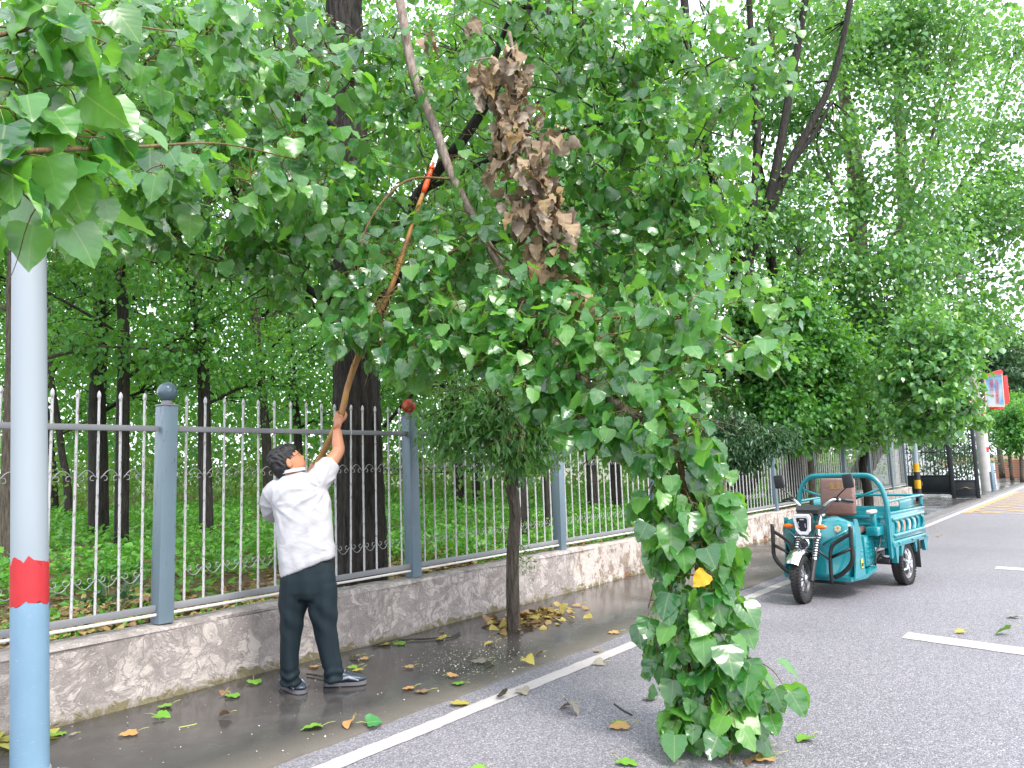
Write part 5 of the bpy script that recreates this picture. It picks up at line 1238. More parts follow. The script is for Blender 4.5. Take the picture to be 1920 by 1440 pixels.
    part('yoke', MB().bbox((.2, -.14, .63), (.27, .14, .67), .01), chrome); part('yoke', MB().bbox((.32, -.14, .87), (.4, .14, .9), .01), chrome)
    part('fork_bridge', MB().bbox((.13, -.13, .46), (.19, .13, .5), .01), blk)
    # ---- headlight: shield-shaped ring round a dark lens
    sh = [(-.085, .075), (-.07, .1), (.07, .1), (.085, .075), (.07, -.06), (.04, -.1), (-.04, -.1), (-.07, -.06)]
    M = Matrix.Translation((.12, 0, .80)) @ Matrix.Rotation(R(-8), 4, 'Y') @ Matrix(((0, 0, 1, 0), (1, 0, 0, 0), (0, 1, 0, 0), (0, 0, 0, 1)))
    mb = MB(); n = len(sh); outer = [(x*1.12, y*1.1) for x, y in sh]; inner = [(x*.74, y*.74) for x, y in sh]
    vs = [M @ Vector((x, y, q)) for q, pl in ((0, outer), (-.025, [(x*1.05, y*1.03) for x, y in sh]), (-.02, inner), (.02, inner)) for x, y in pl]
    mb.add([tuple(p) for p in vs], [(k*n+i, k*n+(i+1) % n, (k+1)*n+(i+1) % n, (k+1)*n+i) for k in range(3) for i in range(n)])
    hl = part('headlight', mb, white, None, 30)
    part('lens', MB().prism(inner, -.008, .0, M), lens, hl); part('housing', MB().prism(outer, .001, .075, M), plas, hl)
    mb = MB(); mb.prism([(-.022, .05), (.022, .05), (.022, .058), (-.022, .058)], -.012, -.009, M)
    mb.tube([tuple(M @ Vector((.03+.02*math.cos(a), -.005+.035*math.sin(a), -.011))) for a in np.linspace(-1.2, 1.2, 9)], .004, 5); mb.tube([tuple(M @ Vector((-.03, y, -.011))) for y in (-.03, .0, .012)], .003, 5)
    part('lamp_reflector', mb, white, hl)
    Mr = Matrix.Translation((.08, -.02, .605)) @ Matrix.Rotation(R(-90), 4, 'Y')
    fl = part('fog_lamp', MB().lathe([(.052, -.03), (.055, .0), (.048, .01), (.044, .0)], 24, Mr), chrome); part('lens', MB().lathe([(.044, .0), (.03, .006), (.004, .008)], 20, Mr), lens, fl)
    for s in (1, -1):
        Mi = Matrix.Translation((.16, s*.175, .775)) @ Matrix.Diagonal((.03, .062, .027, 1))
        i_ = part('indicator', MB().lathe([(math.sin(a), -math.cos(a)) for a in np.linspace(.05, math.pi-.05, 9)], 16, Mi), orange, None, 'all')
        part('stalk', MB().tube([(.2, s*.1, .775), (.17, s*.15, .775)], .01, 8), blk, i_)
    # ---- handlebar, grips, mirrors, dash
    hb = [(.52, -.36, 1.03), (.46, -.27, 1.045), (.41, -.2, 1.04), (.38, -.12, .97), (.37, -.06, .91), (.37, .06, .91), (.38, .12, .97), (.41, .2, 1.04), (.46, .27, 1.045), (.52, .36, 1.03)]
    h = part('handlebar', MB().tube(smooth_path(hb, 5), .0135, 10), chrome, None, 'all')
    for s in (1, -1):
        part('grip', MB().tube([(.47, s*.285, 1.045), (.54, s*.39, 1.025)], .021, 12), blk, h)
        part('switch_box', B_((.43, s*.245-.03, 1.02), (.49, s*.245+.03, 1.075), .01), blk, h)
        part('brake_lever', MB().tube([(.43, s*.26, 1.03), (.4, s*.3, 1.03), (.44, s*.39, 1.01)], .006, 6), blk, h)
        mr = part('mirror', MB().tube(smooth_path([(.46, s*.25, 1.07), (.45, s*.3, 1.12), (.44, s*.36, 1.17), (.44, s*.375, 1.2)], 4), .007, 8), blk, None, 'all')
        Mm = Matrix.Translation((.45, s*.385, 1.245)) @ Matrix.Rotation(R(-6), 4, 'X')
        mb = MB().bbox((-.018, -.058, -.075), (.018, .058, .075), .02); mb.v = [tuple(Mm @ Vector(p)) for p in mb.v]; part('mirror_head', mb, plas, mr)
    dash = [[(.25, -.11, .9), (.25, .11, .9), (.25, .125, .945), (.25, -.125, .945)], [(.33, -.13, .9), (.33, .13, .9), (.33, .15, .985), (.33, -.15, .985)], [(.44, -.13, .92), (.44, .13, .92), (.44, .14, .99), (.44, -.14, .99)]]
    part('dashboard', MB().loft(dash), plas, None, 30)
    part('brake_hose', MB().tube(smooth_path([(.41, -.24, 1.03), (.3, -.2, .98), (.2, -.12, .85), (.1, -.11, .6), (.02, -.1, .33)], 6), .005, 6), blk, None, 'all')
    # ---- front apron: wide fairing with shoulders, tapering to the floor pan
    def ap(x, w, z): return [(x, y*w, z) for y in (-1, -.8, -.5, 0, .5, .8, 1)]
    rows = [(.50, .27, .865, 0), (.44, .335, .855, 0), (.39, .385, .80, .0), (.36, .405, .70, 0), (.36, .40, .58, 0), (.38, .385, .45, 0), (.38, .37, .34, 0), (.36, .36, .26, 0), (.36, .365, .215, 0)]
    mb = MB(); vs = []
    for x, w, z, q in rows:
        for j, y in enumerate(np.linspace(-1, 1, 13)):
            bulge = .16*(abs(y)**2.2)-.03*math.cos(y*math.pi*2)*(z > .5)
            dz = -.05*max(0, abs(y)-.72)*(3.5 if z > .8 else 0)-(.06*(1-abs(y)*2.2) if abs(y) < .45 and z > .8 else 0)
            vs.append((x+bulge, y*w, z+dz))
    n = 13; mb.add(vs, [(i*n+j, i*n+j+1, (i+1)*n+j+1, (i+1)*n+j) for i in range(len(rows)-1) for j in range(n-1)])
    apron = part('front_apron', mb, teal, None, 50)
    md = apron.modifiers.new('thick', 'SOLIDIFY'); md.thickness = .018; md.offset = -1
    # crease strakes and side wings of the apron
    for s in (1, -1):
        part('apron_strake', MB().tube([(.365, s*.1, .57), (.39, s*.24, .66), (.47, s*.37, .745)], [.01, .013, .008], 6, True), teal, apron, 'all')
        wing = [(.5, .62), (.52, .84), (.6, .83), (.66, .72), (.7, .52), (.72, .3), (.72, .22), (.42, .215), (.48, .4)]
        Mw = Matrix(((1, 0, 0, 0), (0, 0, 1, s*.385), (0, 1, 0, 0), (0, 0, 0, 1)))
        part('apron_wing', MB().prism(wing, -.008, .008, Mw), teal, apron, 20)
        part('vent_louvres', sum_mb([MB().bbox((.62, s*.392-.006, .3+.045*q), (.71, s*.392+.006, .318+.045*q), .004) for q in range(5)]), teal, apron)
    # badge, flower sticker and warning label
    st = simple('sticker_pale', (.6, .5, .32), .4, 0, .4, 60); ye = simple('sticker_yellow', (.62, .5, .03), .4); bk = simple('sticker_black', (.03, .03, .03), .5)
    Md = Matrix.Translation((.43, -.245, .735)) @ Matrix.Rotation(R(-80), 4, 'Y')
    mb = MB()
    for k in range(6):
        a = k*math.pi/3; mb.lathe([(.016, .0), (.015, .004)], 10, Md @ Matrix.Translation((.022*math.cos(a), .022*math.sin(a), .0)))
    part('flower_sticker', mb, st, apron)
    lb = part('warning_label', B_((.60, -.4015, .31), (.655, -.3975, .405), .001), ye, apron); part('label_print', B_((.607, -.4035, .33), (.648, -.4005, .365), .0005), bk, lb)
    # ---- black crash guards either side of the front wheel
    for s in (1, -1):
        y = lambda q: s*q
        o_ = [(.30, y(.43), .78), (.29, y(.43), .6), (.29, y(.425), .42), (.29, y(.33), .3), (.29, y(.23), .24)]
        g = part('crash_guard', MB().tube(smooth_path(o_, 5), .024, 8, True, .75), blk, None, 'all')
        part('guard_post', MB().tube(smooth_path([(.28, y(.2), .17), (.28, y(.2), .4), (.29, y(.225), .56), (.3, y(.32), .64), (.3, y(.425), .70)], 5), .02, 8, True, .8), blk, g, 'all')
        part('guard_bar', MB().tube([(.29, y(.215), .45), (.29, y(.425), .55)], .021, 8, True, .8), blk, g, 'all')
        part('guard_stay', MB().tube([(.24, y(.0), .53), (.24, y(.08), .53), (.27, y(.2), .42)], .011, 8), blk, g, 'all')
    # ---- floor pan and seat box
    part('floor_pan', MB().loft([[(.38, -.36, .19), (.38, .36, .19), (.38, .37, .235), (.38, -.37, .235)], [(.72, -.4, .19), (.72, .4, .19), (.72, .405, .235), (.72, -.405, .235)], [(1.0, -.42, .25), (1.0, .42, .25), (1.0, .425, .29), (1.0, -.425, .29)]]), teal, None, 30)
    part('belly', B_((.4, -.3, .15), (1.0, .3, .2), .02), blk)
    sb = part('seat_box', B_((.86, -.36, .29), (1.17, .36, .63), .02), teal)
    mb = MB()
    for q in range(5): mb.bbox((.9, -.366, .34+.05*q), (1.12, -.356, .36+.05*q), .003)
    part('box_louvre', mb, teal, sb)
    part('seat_cushion', B_((.78, -.3, .63), (1.14, .3, .72), .035), brown, None, 60)
    bb = MB().bbox((-.045, -.2, 0), (.035, .2, .43), .03); Mb = Matrix.Translation((1.11, .0, .83)) @ Matrix.Rotation(R(5), 4, 'Y'); bb.v = [tuple(Mb @ Vector(p)) for p in bb.v]
    br = part('backrest', bb, brown, None, 60)
    gold = simple('gold_print', (.45, .27, .08), .4)
    lettering('金彭', .085, gold, br, Mb @ Matrix.Translation((-.0475, 0, .31)) @ Matrix(((0, 0, -1, 0), (-1, 0, 0, 0), (0, 1, 0, 0), (0, 0, 0, 1))))
    for s in (1, -1):
        a_ = part('armrest', B_((.93, s*.4-.035, .86), (1.12, s*.4+.035, .905), .018), simple('armrest_grey', (.55, .55, .56), .3), None, 50); part('armrest_post', B_((1.03, s*.4-.03, .62), (1.1, s*.4+.03, .86), .01), teal, a_)
    part('side_locker', B_((.96, -.47, .62), (1.18, -.34, .72), .012), teal)
    # ---- load bed
    part('bed_floor', B_((1.2, -.5, .49), (2.42, .5, .53), .01), teal)
    # front board with pressed ribs
    fb = part('front_board', B_((1.19, -.49, .47), (1.215, .49, .87), .006), teal)
    mb = MB()
    for z in (.55, .64, .73, .81): mb.bbox((1.165, -.47, z-.018), (1.195, .47, z+.018), .012)
    part('pressed_rib', mb, teal, fb)
    part('front_corner', MB().loft([[(1.17, -.53, .36), (1.23, -.53, .36), (1.23, -.505, .36), (1.17, -.505, .36)], [(1.15, -.535, .48), (1.28, -.535, .48), (1.28, -.5, .48), (1.15, -.5, .48)], [(1.16, -.53, .86), (1.24, -.53, .86), (1.24, -.5, .86), (1.16, -.5, .86)]]), teal)
    for s in (1, -1):
        sp = part('side_panel', B_((1.22, s*.515-.012, .55), (2.43, s*.515+.012, .85), .006), teal)
        part('top_channel', B_((1.22, s*.515-.022, .835), (2.44, s*.515+.022, .868), .008), teal, sp)
        part('pressed_rail', MB().tube([(1.28, s*.527, .775), (1.3, s*.53, .78), (2.36, s*.53, .795), (2.39, s*.527, .79)], .022, 10), teal, sp, 'all')
        part('pressed_rail', MB().tube([(1.28, s*.527, .595), (1.3, s*.53, .6), (2.36, s*.53, .61), (2.39, s*.527, .61)], .022, 10), teal, sp, 'all')
        for q in range(6):
            x = 1.36+.19*q
            part('pressed_rib', MB().tube([(x-.02, s*.525, .61), (x+.012, s*.537, .65), (x+.02, s*.54, .69), (x+.012, s*.537, .74), (x-.02, s*.525, .77)], .017, 8), teal, sp, 'all')
        if s < 0:
            for q, c in enumerate(((.6, .3, .12), (.6, .18, .12), (.62, .56, .6), (.35, .55, .7))):
                x = 1.455+.19*q; Ms = Matrix.Translation((x, -.5285, .69)) @ Matrix.Rotation(R(90), 4, 'X')
                part('round_decal', MB().lathe([(.062, 0), (.06, .002)], 20, Ms), simple('decal_%d' % q, c, .4, 0, .5, 25), sp)
        part('sill_rail', B_((1.2, s*.52-.03, .475), (2.44, s*.52+.03, .545), .008), teal, sp)
        for x in (1.35, 1.82, 2.3): part('latch', B_((x, s*.555-.012, .505), (x+.05, s*.555+.012, .525), .004), teal, sp)
        rl = part('bed_rail', MB().tube(smooth_path([(1.24, s*.51, .87), (1.24, s*.51, .965), (1.27, s*.51, .985), (2.36, s*.51, 1.0), (2.42, s*.51, .97), (2.42, s*.51, .87)], 4), .016, 8), teal, None, 'all')
        part('rail_plate', B_((1.62, s*.505-.006, .875), (2.12, s*.505+.006, .985), .003), teal, rl)
        # wheel-arch brackets and flap
        part('arch_bracket', MB().loft([[(1.27, s*.49, .3), (1.3, s*.49, .3), (1.3, s*.55, .3), (1.27, s*.55, .3)], [(1.24, s*.49, .48), (1.36, s*.49, .48), (1.36, s*.55, .48), (1.24, s*.55, .48)]]), teal)
        part('arch_front', MB().loft([[(1.44, s*.36, .36), (1.5, s*.36, .4), (1.5, s*.545, .4), (1.44, s*.545, .36)], [(1.46, s*.36, .49), (1.6, s*.36, .52), (1.6, s*.545, .52), (1.46, s*.545, .49)]]), teal)
        part('arch_rear', MB().loft([[(1.97, s*.52, .36), (1.99, s*.52, .36), (1.99, s*.545, .36), (1.97, s*.545, .36)], [(1.93, s*.52, .49), (2.02, s*.52, .49), (2.02, s*.545, .49), (1.93, s*.545, .49)]]), teal)
        part('tail_bracket', MB().loft([[(2.33, s*.5, .34), (2.4, s*.5, .34), (2.4, s*.54, .34), (2.33, s*.54, .34)], [(2.28, s*.5, .49), (2.44, s*.5, .49), (2.44, s*.54, .49), (2.28, s*.54, .49)]]), teal)
        part('mudflap', B_((2.03, s*.45-.11, .17), (2.045, s*.45+.1, .5), .003), blk)
        part('tail_lamp_box', B_((2.2, s*.4-.11, .36), (2.33, s*.4+.1, .47), .008), blk)
    part('tailgate', B_((2.42, -.5, .5), (2.445, .5, .86), .006), teal)
    tg = part('tail_rail', MB().tube(smooth_path([(2.42, -.5, .87), (2.42, -.5, .98), (2.42, -.46, 1.0), (2.42, .46, 1.0), (2.42, .5, .98), (2.42, .5, .87)], 4), .016, 8), teal, None, 'all')
    # ---- roll bar behind the seat
    rb = smooth_path([(1.2, -.505, .48), (1.2, -.51, .8), (1.2, -.5, 1.0), (1.2, -.45, 1.17), (1.2, -.36, 1.265), (1.2, -.24, 1.285), (1.2, .24, 1.285), (1.2, .36, 1.265), (1.2, .45, 1.17), (1.2, .5, 1.0), (1.2, .51, .8), (1.2, .505, .48)], 5)
    r_ = part('roll_bar', MB().tube(rb, .03, 10, True, .8), teal, None, 'all')
    for s in (1, -1): part('roll_bar_brace', MB().tube([(1.2, s*.47, 1.14), (1.2, s*.12, 1.0)], .021, 8, True, .7), teal, r_, 'all')
    part('cross_tube', MB().tube([(1.2, -.5, .99), (1.2, .5, .99)], .0) if False else MB().tube([(1.21, -.16, .95), (1.21, .16, .95)], .016, 8), teal, r_)
    # ---- chassis
    part('chassis_rail', MB().bbox((.95, -.2, .3), (2.4, -.15, .36), .006).bbox((.95, .15, .3), (2.4, .2, .36), .006).bbox((1.25, -.46, .29), (1.31, .46, .34), .006), blk)
    part('rear_axle', MB().tube([(1.76, -.42, .245), (1.76, .42, .245)], .03, 10).lathe([(.06, -.1), (.1, -.06), (.1, .06), (.06, .1)], 16, Matrix.Translation((1.76, .05, .245)) @ Matrix.Rotation(R(90), 4, 'X')), steel)
    part('battery_box', B_((1.25, -.15, .25), (1.6, .15, .42), .01), blk)
    for s in (1, -1): part('leaf_spring', MB().tube(smooth_path([(1.4, s*.3, .36), (1.76, s*.3, .285), (2.12, s*.3, .36)], 5), .016, 6, True), steel)
    part('hand_brake', MB().tube(smooth_path([(.95, -.42, .3), (.98, -.43, .45), (1.06, -.44, .5), (1.1, -.44, .6), (1.06, -.44, .63)], 4), .01, 8), blk, None, 'all')
    part('wiring', MB().tube(smooth_path([(1.02, -.4, .35), (1.08, -.42, .42), (1.15, -.38, .33), (1.22, -.4, .4)], 4), .008, 6).tube(smooth_path([(1.0, -.38, .3), (1.1, -.36, .3), (1.2, -.3, .36)], 4), .006, 6), blk, None, 'all')
def sum_mb(L):
    m = MB()
    for q in L: m.add(q.v, q.f)
    return m
trike()
# ------------------------------------------------------------------ far end: gate, posts, barrier, signs
def far_end():
    blk = simple('gate_black', (.02, .024, .03), .5, .2, .2, 4); gold = simple('gate_gold', (.3, .22, .07), .45, .4)
    # swung-open gate: long leaf and narrower leaf with a taller solid foot
    a, c = W(1694, 929, 27.5), W(1786, 929, 26.2); a[2] = c[2] = 0
    t = thing('iron_gate', 'black iron gate leaf with bars above a solid lower panel', 'gate', a)
    def leaf(t, a, c, zb, z0, z1, n, deco=False, frame=.05):
        e = nrm(c-a); L = np.linalg.norm(c-a); nrmv = np.array([-e[1], e[0], 0]); M = Matrix(((e[0], nrmv[0], 0, a[0]), (e[1], nrmv[1], 0, a[1]), (0, 0, 1, 0), (0, 0, 0, 1)))
        def bx(nm, p, q, mat=blk, r=.008):
            mb = MB().bbox(p, q, r); mb.v = [tuple(M @ Vector(v)) for v in mb.v]; return mb.build(nm, mat, t, 30)
        bx('lower_panel', (0, -.02, zb), (L, .02, z0))
        bx('panel_frame', (0, -.035, z0-.05), (L, .035, z0)); bx('panel_frame', (0, -.035, zb), (L, .035, zb+.06))
        bx('stile', (-.03, -.04, zb-.03), (frame, .04, z1)); bx('stile', (L-frame, -.04, zb-.03), (L+.03, .04, z1)); bx('top_rail', (0, -.03, z1-.05), (L, .03, z1)); bx('middle_rail', (0, -.025, (z0+z1)/2-.02), (L, .025, (z0+z1)/2+.02))
        for k in range(n): x = L*(k+1)/(n+1); bx('bar', (x-.011, -.011, z0), (x+.011, .011, z1), blk, .003)
        mb = MB()
        for k in range(n+1):
            x = L*(k+.5)/(n+1)
            for zz in (z0+.16, (z0+z1)/2+.18): mb.tube([tuple(M @ Vector((x+.07*math.cos(q)*(1-q/14), 0, zz+.12*math.sin(q)*(1-q/14)))) for q in np.linspace(0, 9, 20)], .007, 4)
        mb.build('scrollwork', blk, t, 'all')['kind'] = 'stuff'
        if deco:
            mb = MB().tube([tuple(M @ Vector((L*q, -.045, z0*.52+.06*max(0, 1-abs(q-.5)*5)))) for q in np.linspace(.12, .88, 21)], [.006+.03*max(0, 1-abs(q-.5)*4) for q in np.linspace(.12, .88, 21)], 6, True, .4); mb.build('gold_emblem', gold, t, 'all')
    leaf(t, a, c, .12, .78, 2.35, 12)
    a2, c2 = W(1787, 933, 25.6), W(1837, 933, 25.2); a2[2] = c2[2] = 0
    t2 = thing('iron_gate', 'narrow black gate section with a gold emblem on its solid foot', 'gate', a2); leaf(t2, a2, c2, .03, .62, 2.4, 4, True, .09)
    # striped post with a triangular panel
    b = W(1724, 946, 24.5); b[2] = 0
    t = thing('striped_post', 'blue-grey post with yellow and black bands and a triangular panel on top', 'post', b)
    grey = simple('post_blue_grey', (.3, .38, .44), .45); yel = simple('band_yellow', (.72, .38, .01), .4); bk = simple('band_black', (.02, .02, .03), .4); pan = simple('panel_back', (.28, .36, .34), .5); rim = simple('panel_rim', (.75, .75, .75), .4)
    sc_ = 24.5/F_PX; r = 5.2*sc_
    zof = lambda y: (946-y)*sc_*1.0
    MB().lathe([(r, .0), (r, zof(790))], 16, Matrix.Translation(tuple(b))).build('shaft', grey, t)
    for y0, y1, m in ((946, 921, bk), (921, 905, yel), (905, 890, bk), (890, 873, yel)): MB().lathe([(r+.006, zof(y0)+.001), (r+.006, zof(y1))], 16, Matrix.Translation(tuple(b))).build('band', m, t)
    zt = zof(815); tri = [(-.05, zt), (.56, zt), (.22, zt+.62), (-.05, zt+.62)]
    M = Matrix(((HR[0], HF[0], 0, b[0]), (HR[1], HF[1], 0, b[1]), (0, 0, 1, 0), (0, 0, 0, 1))) @ Matrix(((1, 0, 0, 0), (0, 0, 1, -.1), (0, 1, 0, 0), (0, 0, 0, 1)))
    p = MB().prism(tri, -.012, .012, M).build('panel', pan, t, 20)
    link('panel_edge', MB().tube([tuple(M @ Vector((.56, zt, 0))), tuple(M @ Vector((.22, zt+.62, 0)))], .022, 6).mesh('panel_edge', rim, True, tuple(t.location)), p)
    link('reflector', MB().lathe([(.12, 0), (.11, .02), (.02, .03)], 20, Matrix.Translation((b[0]-.0, b[1], zof(913))) @ Matrix.Rotation(R(-90), 4, 'Y') @ Matrix.Translation((0, 0, -.12))).mesh('reflector', simple('reflector_red', (.16, .05, .03), .3), 30, tuple(t.location)), p)
    # concrete utility pole
    b = W(1849, 916, 30); b[2] = 0; top = W(1812, 600, 31)
    t = thing('utility_pole', 'pale concrete utility pole beside the barrier', 'pole', b); conc = simple('pole_concrete', (.3, .295, .29), .8, 0, .15, 3, .4)
    top = b+(top-b)*1.5
    MB().tube([b, (b+top)/2, top], [.17, .15, .13], 16).build('shaft', conc, t, 50)
    q = b+(top-b)*.27; MB().tube([q, q+nrm(top-b)*.09], .165, 16).build('clamp', simple('clamp_white', (.6, .6, .6), .4), t)
    # barrier
    b = W(1858, 917, 30.5); b[2] = 0
    t = thing('parking_barrier', 'slate-blue barrier cabinet with its red and white arm raised', 'barrier', b); cab = simple('barrier_blue', (.1, .16, .21), .4, .1); wh = simple('arm_white', (.75, .75, .77), .4); rd = simple('arm_red', (.55, .03, .05), .4)
    M = Matrix.Translation(tuple(b)) @ Matrix.Rotation(YAW-.9, 4, 'Z')
    def bx(nm, p, q_, mat, par=t):
        mb = MB().bbox(p, q_, .012); mb.v = [tuple(M @ Vector(v)) for v in mb.v]; return link(nm, mb.mesh(nm, mat, 30, tuple(t.location)), par)
    bx('cabinet', (-.16, -.14, .03), (.16, .14, 1.08), cab); bx('base_plate', (-.22, -.2, 0), (.22, .2, .035), cab)
    top = W(1843, 770, 30.3); f0 = W(1853, 884, 30.3); ar = MB().tube([f0, top], .085, 4).build('arm', wh, t, 30)
    for k, (y0, y1) in enumerate(((848, 838), (812, 800), (780, 772))):
        p0 = f0+(top-f0)*((884-y0)/114); p1 = f0+(top-f0)*((884-y1)/114); link('red_band', MB().tube([p0, p1], .089, 4).mesh('red_band', rd, 30, tuple(t.location)), ar)
    # red lantern-style poster boxes on the pole
    red = simple('sign_red', (.6, .02, .025), .4); pale = simple('sign_frame', (.7, .55, .45), .4)
    po = N('poster_blue', .4, .4); v = po.coord(); x, y, z = po.sep(v)
    po.col(po.mix(po.ramp(po.noise(v, 2.2, 3), [(.35, 0.0), (.65, 1.0)]), (.07, .32, .6), (.5, .6, .66)))
    # face is a plane given by four photo corners
    d = 29.6
    b0 = W(1867, 731, d)
    t = thing('poster_box', 'red lantern-shaped box sign with a blue poster, fixed to the utility pole', 'sign', b0)
    C4 = [W(1849, 762, d), W(1884, 762, d-.25), W(1879, 700, d-.25), W(1846, 704, d)]
    n_ = nrm(np.cross(C4[1]-C4[0], C4[3]-C4[0])); n_ = n_ if n_ @ _fw < 0 else -n_
    back = [p-n_*.28 for p in C4]
    MB().add(C4+back, [(0, 1, 2, 3), (7, 6, 5, 4), (0, 4, 5, 1), (1, 5, 6, 2), (2, 6, 7, 3), (3, 7, 4, 0)]).build('box', red, t, 20)
    ctr = sum(C4)/4; ins = lambda q, s: ctr+(q-ctr)*s+n_*.012
    fr = MB(); ou = [ins(q, 1.03) for q in C4]; inn = [ins(q, .9) for q in C4]; fr.add(ou+inn, [(i, (i+1) % 4, 4+(i+1) % 4, 4+i) for i in range(4)]); fr.build('poster_frame', pale, t, 20)
    po_ = MB().add([ins(q, .905)-n_*.006 for q in C4], [(0, 1, 2, 3)]).build('poster', po.mat, t, False)
    ex = nrm(C4[1]-C4[0]); ez = nrm(C4[3]-C4[0]); lm = simple('poster_red_letters', (.62, .05, .1), .5)
    wht = simple('poster_white', (.75, .72, .74), .5)
    for cx, txt, top_ in ((.63, '弘扬科技创新城西', .84), (.36, '月圆中秋一情', .84)):
        for k, ch in enumerate(txt):
            p = C4[0]+(C4[1]-C4[0])*cx+(C4[3]-C4[0])*(top_-.095*k-.06)+n_*.022
            p = p-np.array(t.location); lettering(ch, .13, lm, po_, Matrix(((ex[0], ez[0], n_[0], p[0]), (ex[1], ez[1], n_[1], p[1]), (ex[2], ez[2], n_[2], p[2]), (0, 0, 0, 1))), .001)
    # flared red roof, side wing and fringe
    def plate(nm, P, th=.05): q = [p-_fw*th for p in P]; k = len(P); MB().add(list(P)+q, [tuple(range(k)), tuple(range(k, 2*k))[::-1]]+[(i, (i+1) % k, k+(i+1) % k, k+i) for i in range(k)]).build(nm, red, t, 20)
    plate('roof_flare', [W(1848, 703, d-.05), W(1880, 699, d-.28), W(1876, 693, d-.2), W(1858, 698, d-.1)])
    plate('side_wing', [W(1883, 760, d-.2), W(1892, 753, d-.1), W(1887, 705, d-.1), W(1880, 704, d-.2)])
    plate('bottom_fringe', [W(1852, 764, d-.03), W(1882, 764, d-.24), W(1879, 767, d-.24), W(1856, 767, d-.03)])
    MB().tube([W(1832, 712, 30.4), W(1846, 708, d)], .02, 6).build('bracket', red, t)
    # second, half hidden ornament: golden star shape on red disc
    b0 = W(1785, 752, 29.8); t = thing('star_ornament', 'golden star ornament with a red lantern beside the utility pole', 'sign', b0); au = simple('ornament_gold', (.65, .33, .1), .4)
    poly = []
    for k in range(10):
        a = math.pi/2+k*math.pi/5; r = .62 if k % 2 == 0 else .27; poly.append((r*math.cos(a), r*math.sin(a)))
    M = Matrix.Translation(tuple(b0)) @ Matrix(((HR[0], 0, HF[0], 0), (HR[1], 0, HF[1], 0), (0, 1, 0, 0), (0, 0, 0, 1)))
    MB().prism(poly, -.04, .04, M).build('star', au, t, 20)
    MB().lathe([(.14*math.sin(a)+.005, -.3*math.cos(a)) for a in np.linspace(0, math.pi, 9)], 16, Matrix.Translation(tuple(W(1769, 748, 29.6)))).build('red_lantern', red, t, 'all')
    MB().tube([b0, W(1830, 752, 30.3)], .02, 6).build('bracket', red, t)
    # brick boundary wall at the far right
    b = W(1868, 899, 46); e_ = W(1990, 899, 40); b[2] = e_[2] = 0
    t = thing('brick_wall', 'low orange-red brick wall at the far right end of the pavement', 'wall', b)
    bw = N('brick_courses', .85, .3); br = bw.n('ShaderNodeTexBrick'); bw.l(bw.wpos((1, 1, 1)), br.inputs[0]); br.inputs['Scale'].default_value = 1.0
    n1 = bw.noise(bw.wpos(), 4, 4); bw.col(bw.mix(n1, (.34, .12, .06), (.46, .2, .11)))
    e1 = nrm(e_-b); L = np.linalg.norm(e_-b); nv = np.array([-e1[1], e1[0], 0])
    mb = MB().box((0, 0, 0), (L, .25, 1.05), Matrix(((e1[0], nv[0], 0, b[0]), (e1[1], nv[1], 0, b[1]), (0, 0, 1, 0), (0, 0, 0, 1)))); mb.build('masonry', bw.mat, t, False)
    for z in np.arange(.12, 1.05, .13):
        mb = MB().box((0, -.012, z), (L, .0, z+.02), Matrix(((e1[0], nv[0], 0, b[0]), (e1[1], nv[1], 0, b[1]), (0, 0, 1, 0), (0, 0, 0, 1)))); mb.build('mortar_course', simple('mortar', (.5, .4, .32), .9) if z < .13 else MATS['mortar'], t, False)
    # pale building glimpsed through the gate
    b = W(1715, 880, 40); b[2] = 0; M = Matrix.Translation(tuple(b)) @ Matrix.Rotation(YAW-math.pi/2, 4, 'Z')
    t = thing('pale_building', 'pale tiled building glimpsed through the gate bars', 'building', b); wt = simple('tile_pale', (.55, .57, .6), .5, 0, .08, 2)
    mb = MB().box((-1.0, 0, 0), (1.3, 5, 3.2)); mb.v = [tuple(M @ Vector(v)) for v in mb.v]; mb.build('wall', wt, t, False)
    gr = simple('tile_joint', (.35, .36, .38), .7)
    mb = MB()
    for z in np.arange(.3, 3.2, .3): mb.box((-1.0, -.012, z), (1.3, -.001, z+.018))
    for x in np.arange(-.8, 1.2, .45): mb.box((x, -.015, 0), (x+.015, -.003, 3.2))
    mb.v = [tuple(M @ Vector(v)) for v in mb.v]; mb.build('tile_joints', gr, t, False)
    mb = MB().box((-1.1, -.1, 3.2), (1.4, 5.1, 3.4)); mb.v = [tuple(M @ Vector(v)) for v in mb.v]; mb.build('roof', gr, t, False)
    # low iron fence deep in the wood and pale boundary wall behind it
    a, c = W(600, 935, 19), W(1000, 930, 22); a[2] = c[2] = .5
    t = thing('iron_fence', 'low black hooped iron fence inside the wood behind the red ball post', 'fence', a); e1 = nrm(c-a); L = np.linalg.norm(c-a)
    MB().tube([a+np.array([0, 0, .95]), c+np.array([0, 0, .95])], .014, 6).build('rail', blk, t); MB().tube([a+np.array([0, 0, .15]), c+np.array([0, 0, .15])], .014, 6).build('rail', blk, t)
    hoop = MB().tube([(.15*math.cos(q), 0, .14*math.sin(q)) for q in np.linspace(0, math.pi, 9)], .012, 4).mesh('hoop', blk); az = math.atan2(e1[1], e1[0])
    post = MB().tube([(0, 0, 0), (0, 0, 1.12)], .03, 8).lathe([(.045*math.sin(q)+.002, 1.15-.045*math.cos(q)) for q in np.linspace(0, math.pi, 7)], 10).mesh('post', blk)
    upr = MB().tube([(0, 0, .1), (0, 0, .95)], .01, 4).mesh('bar', blk)
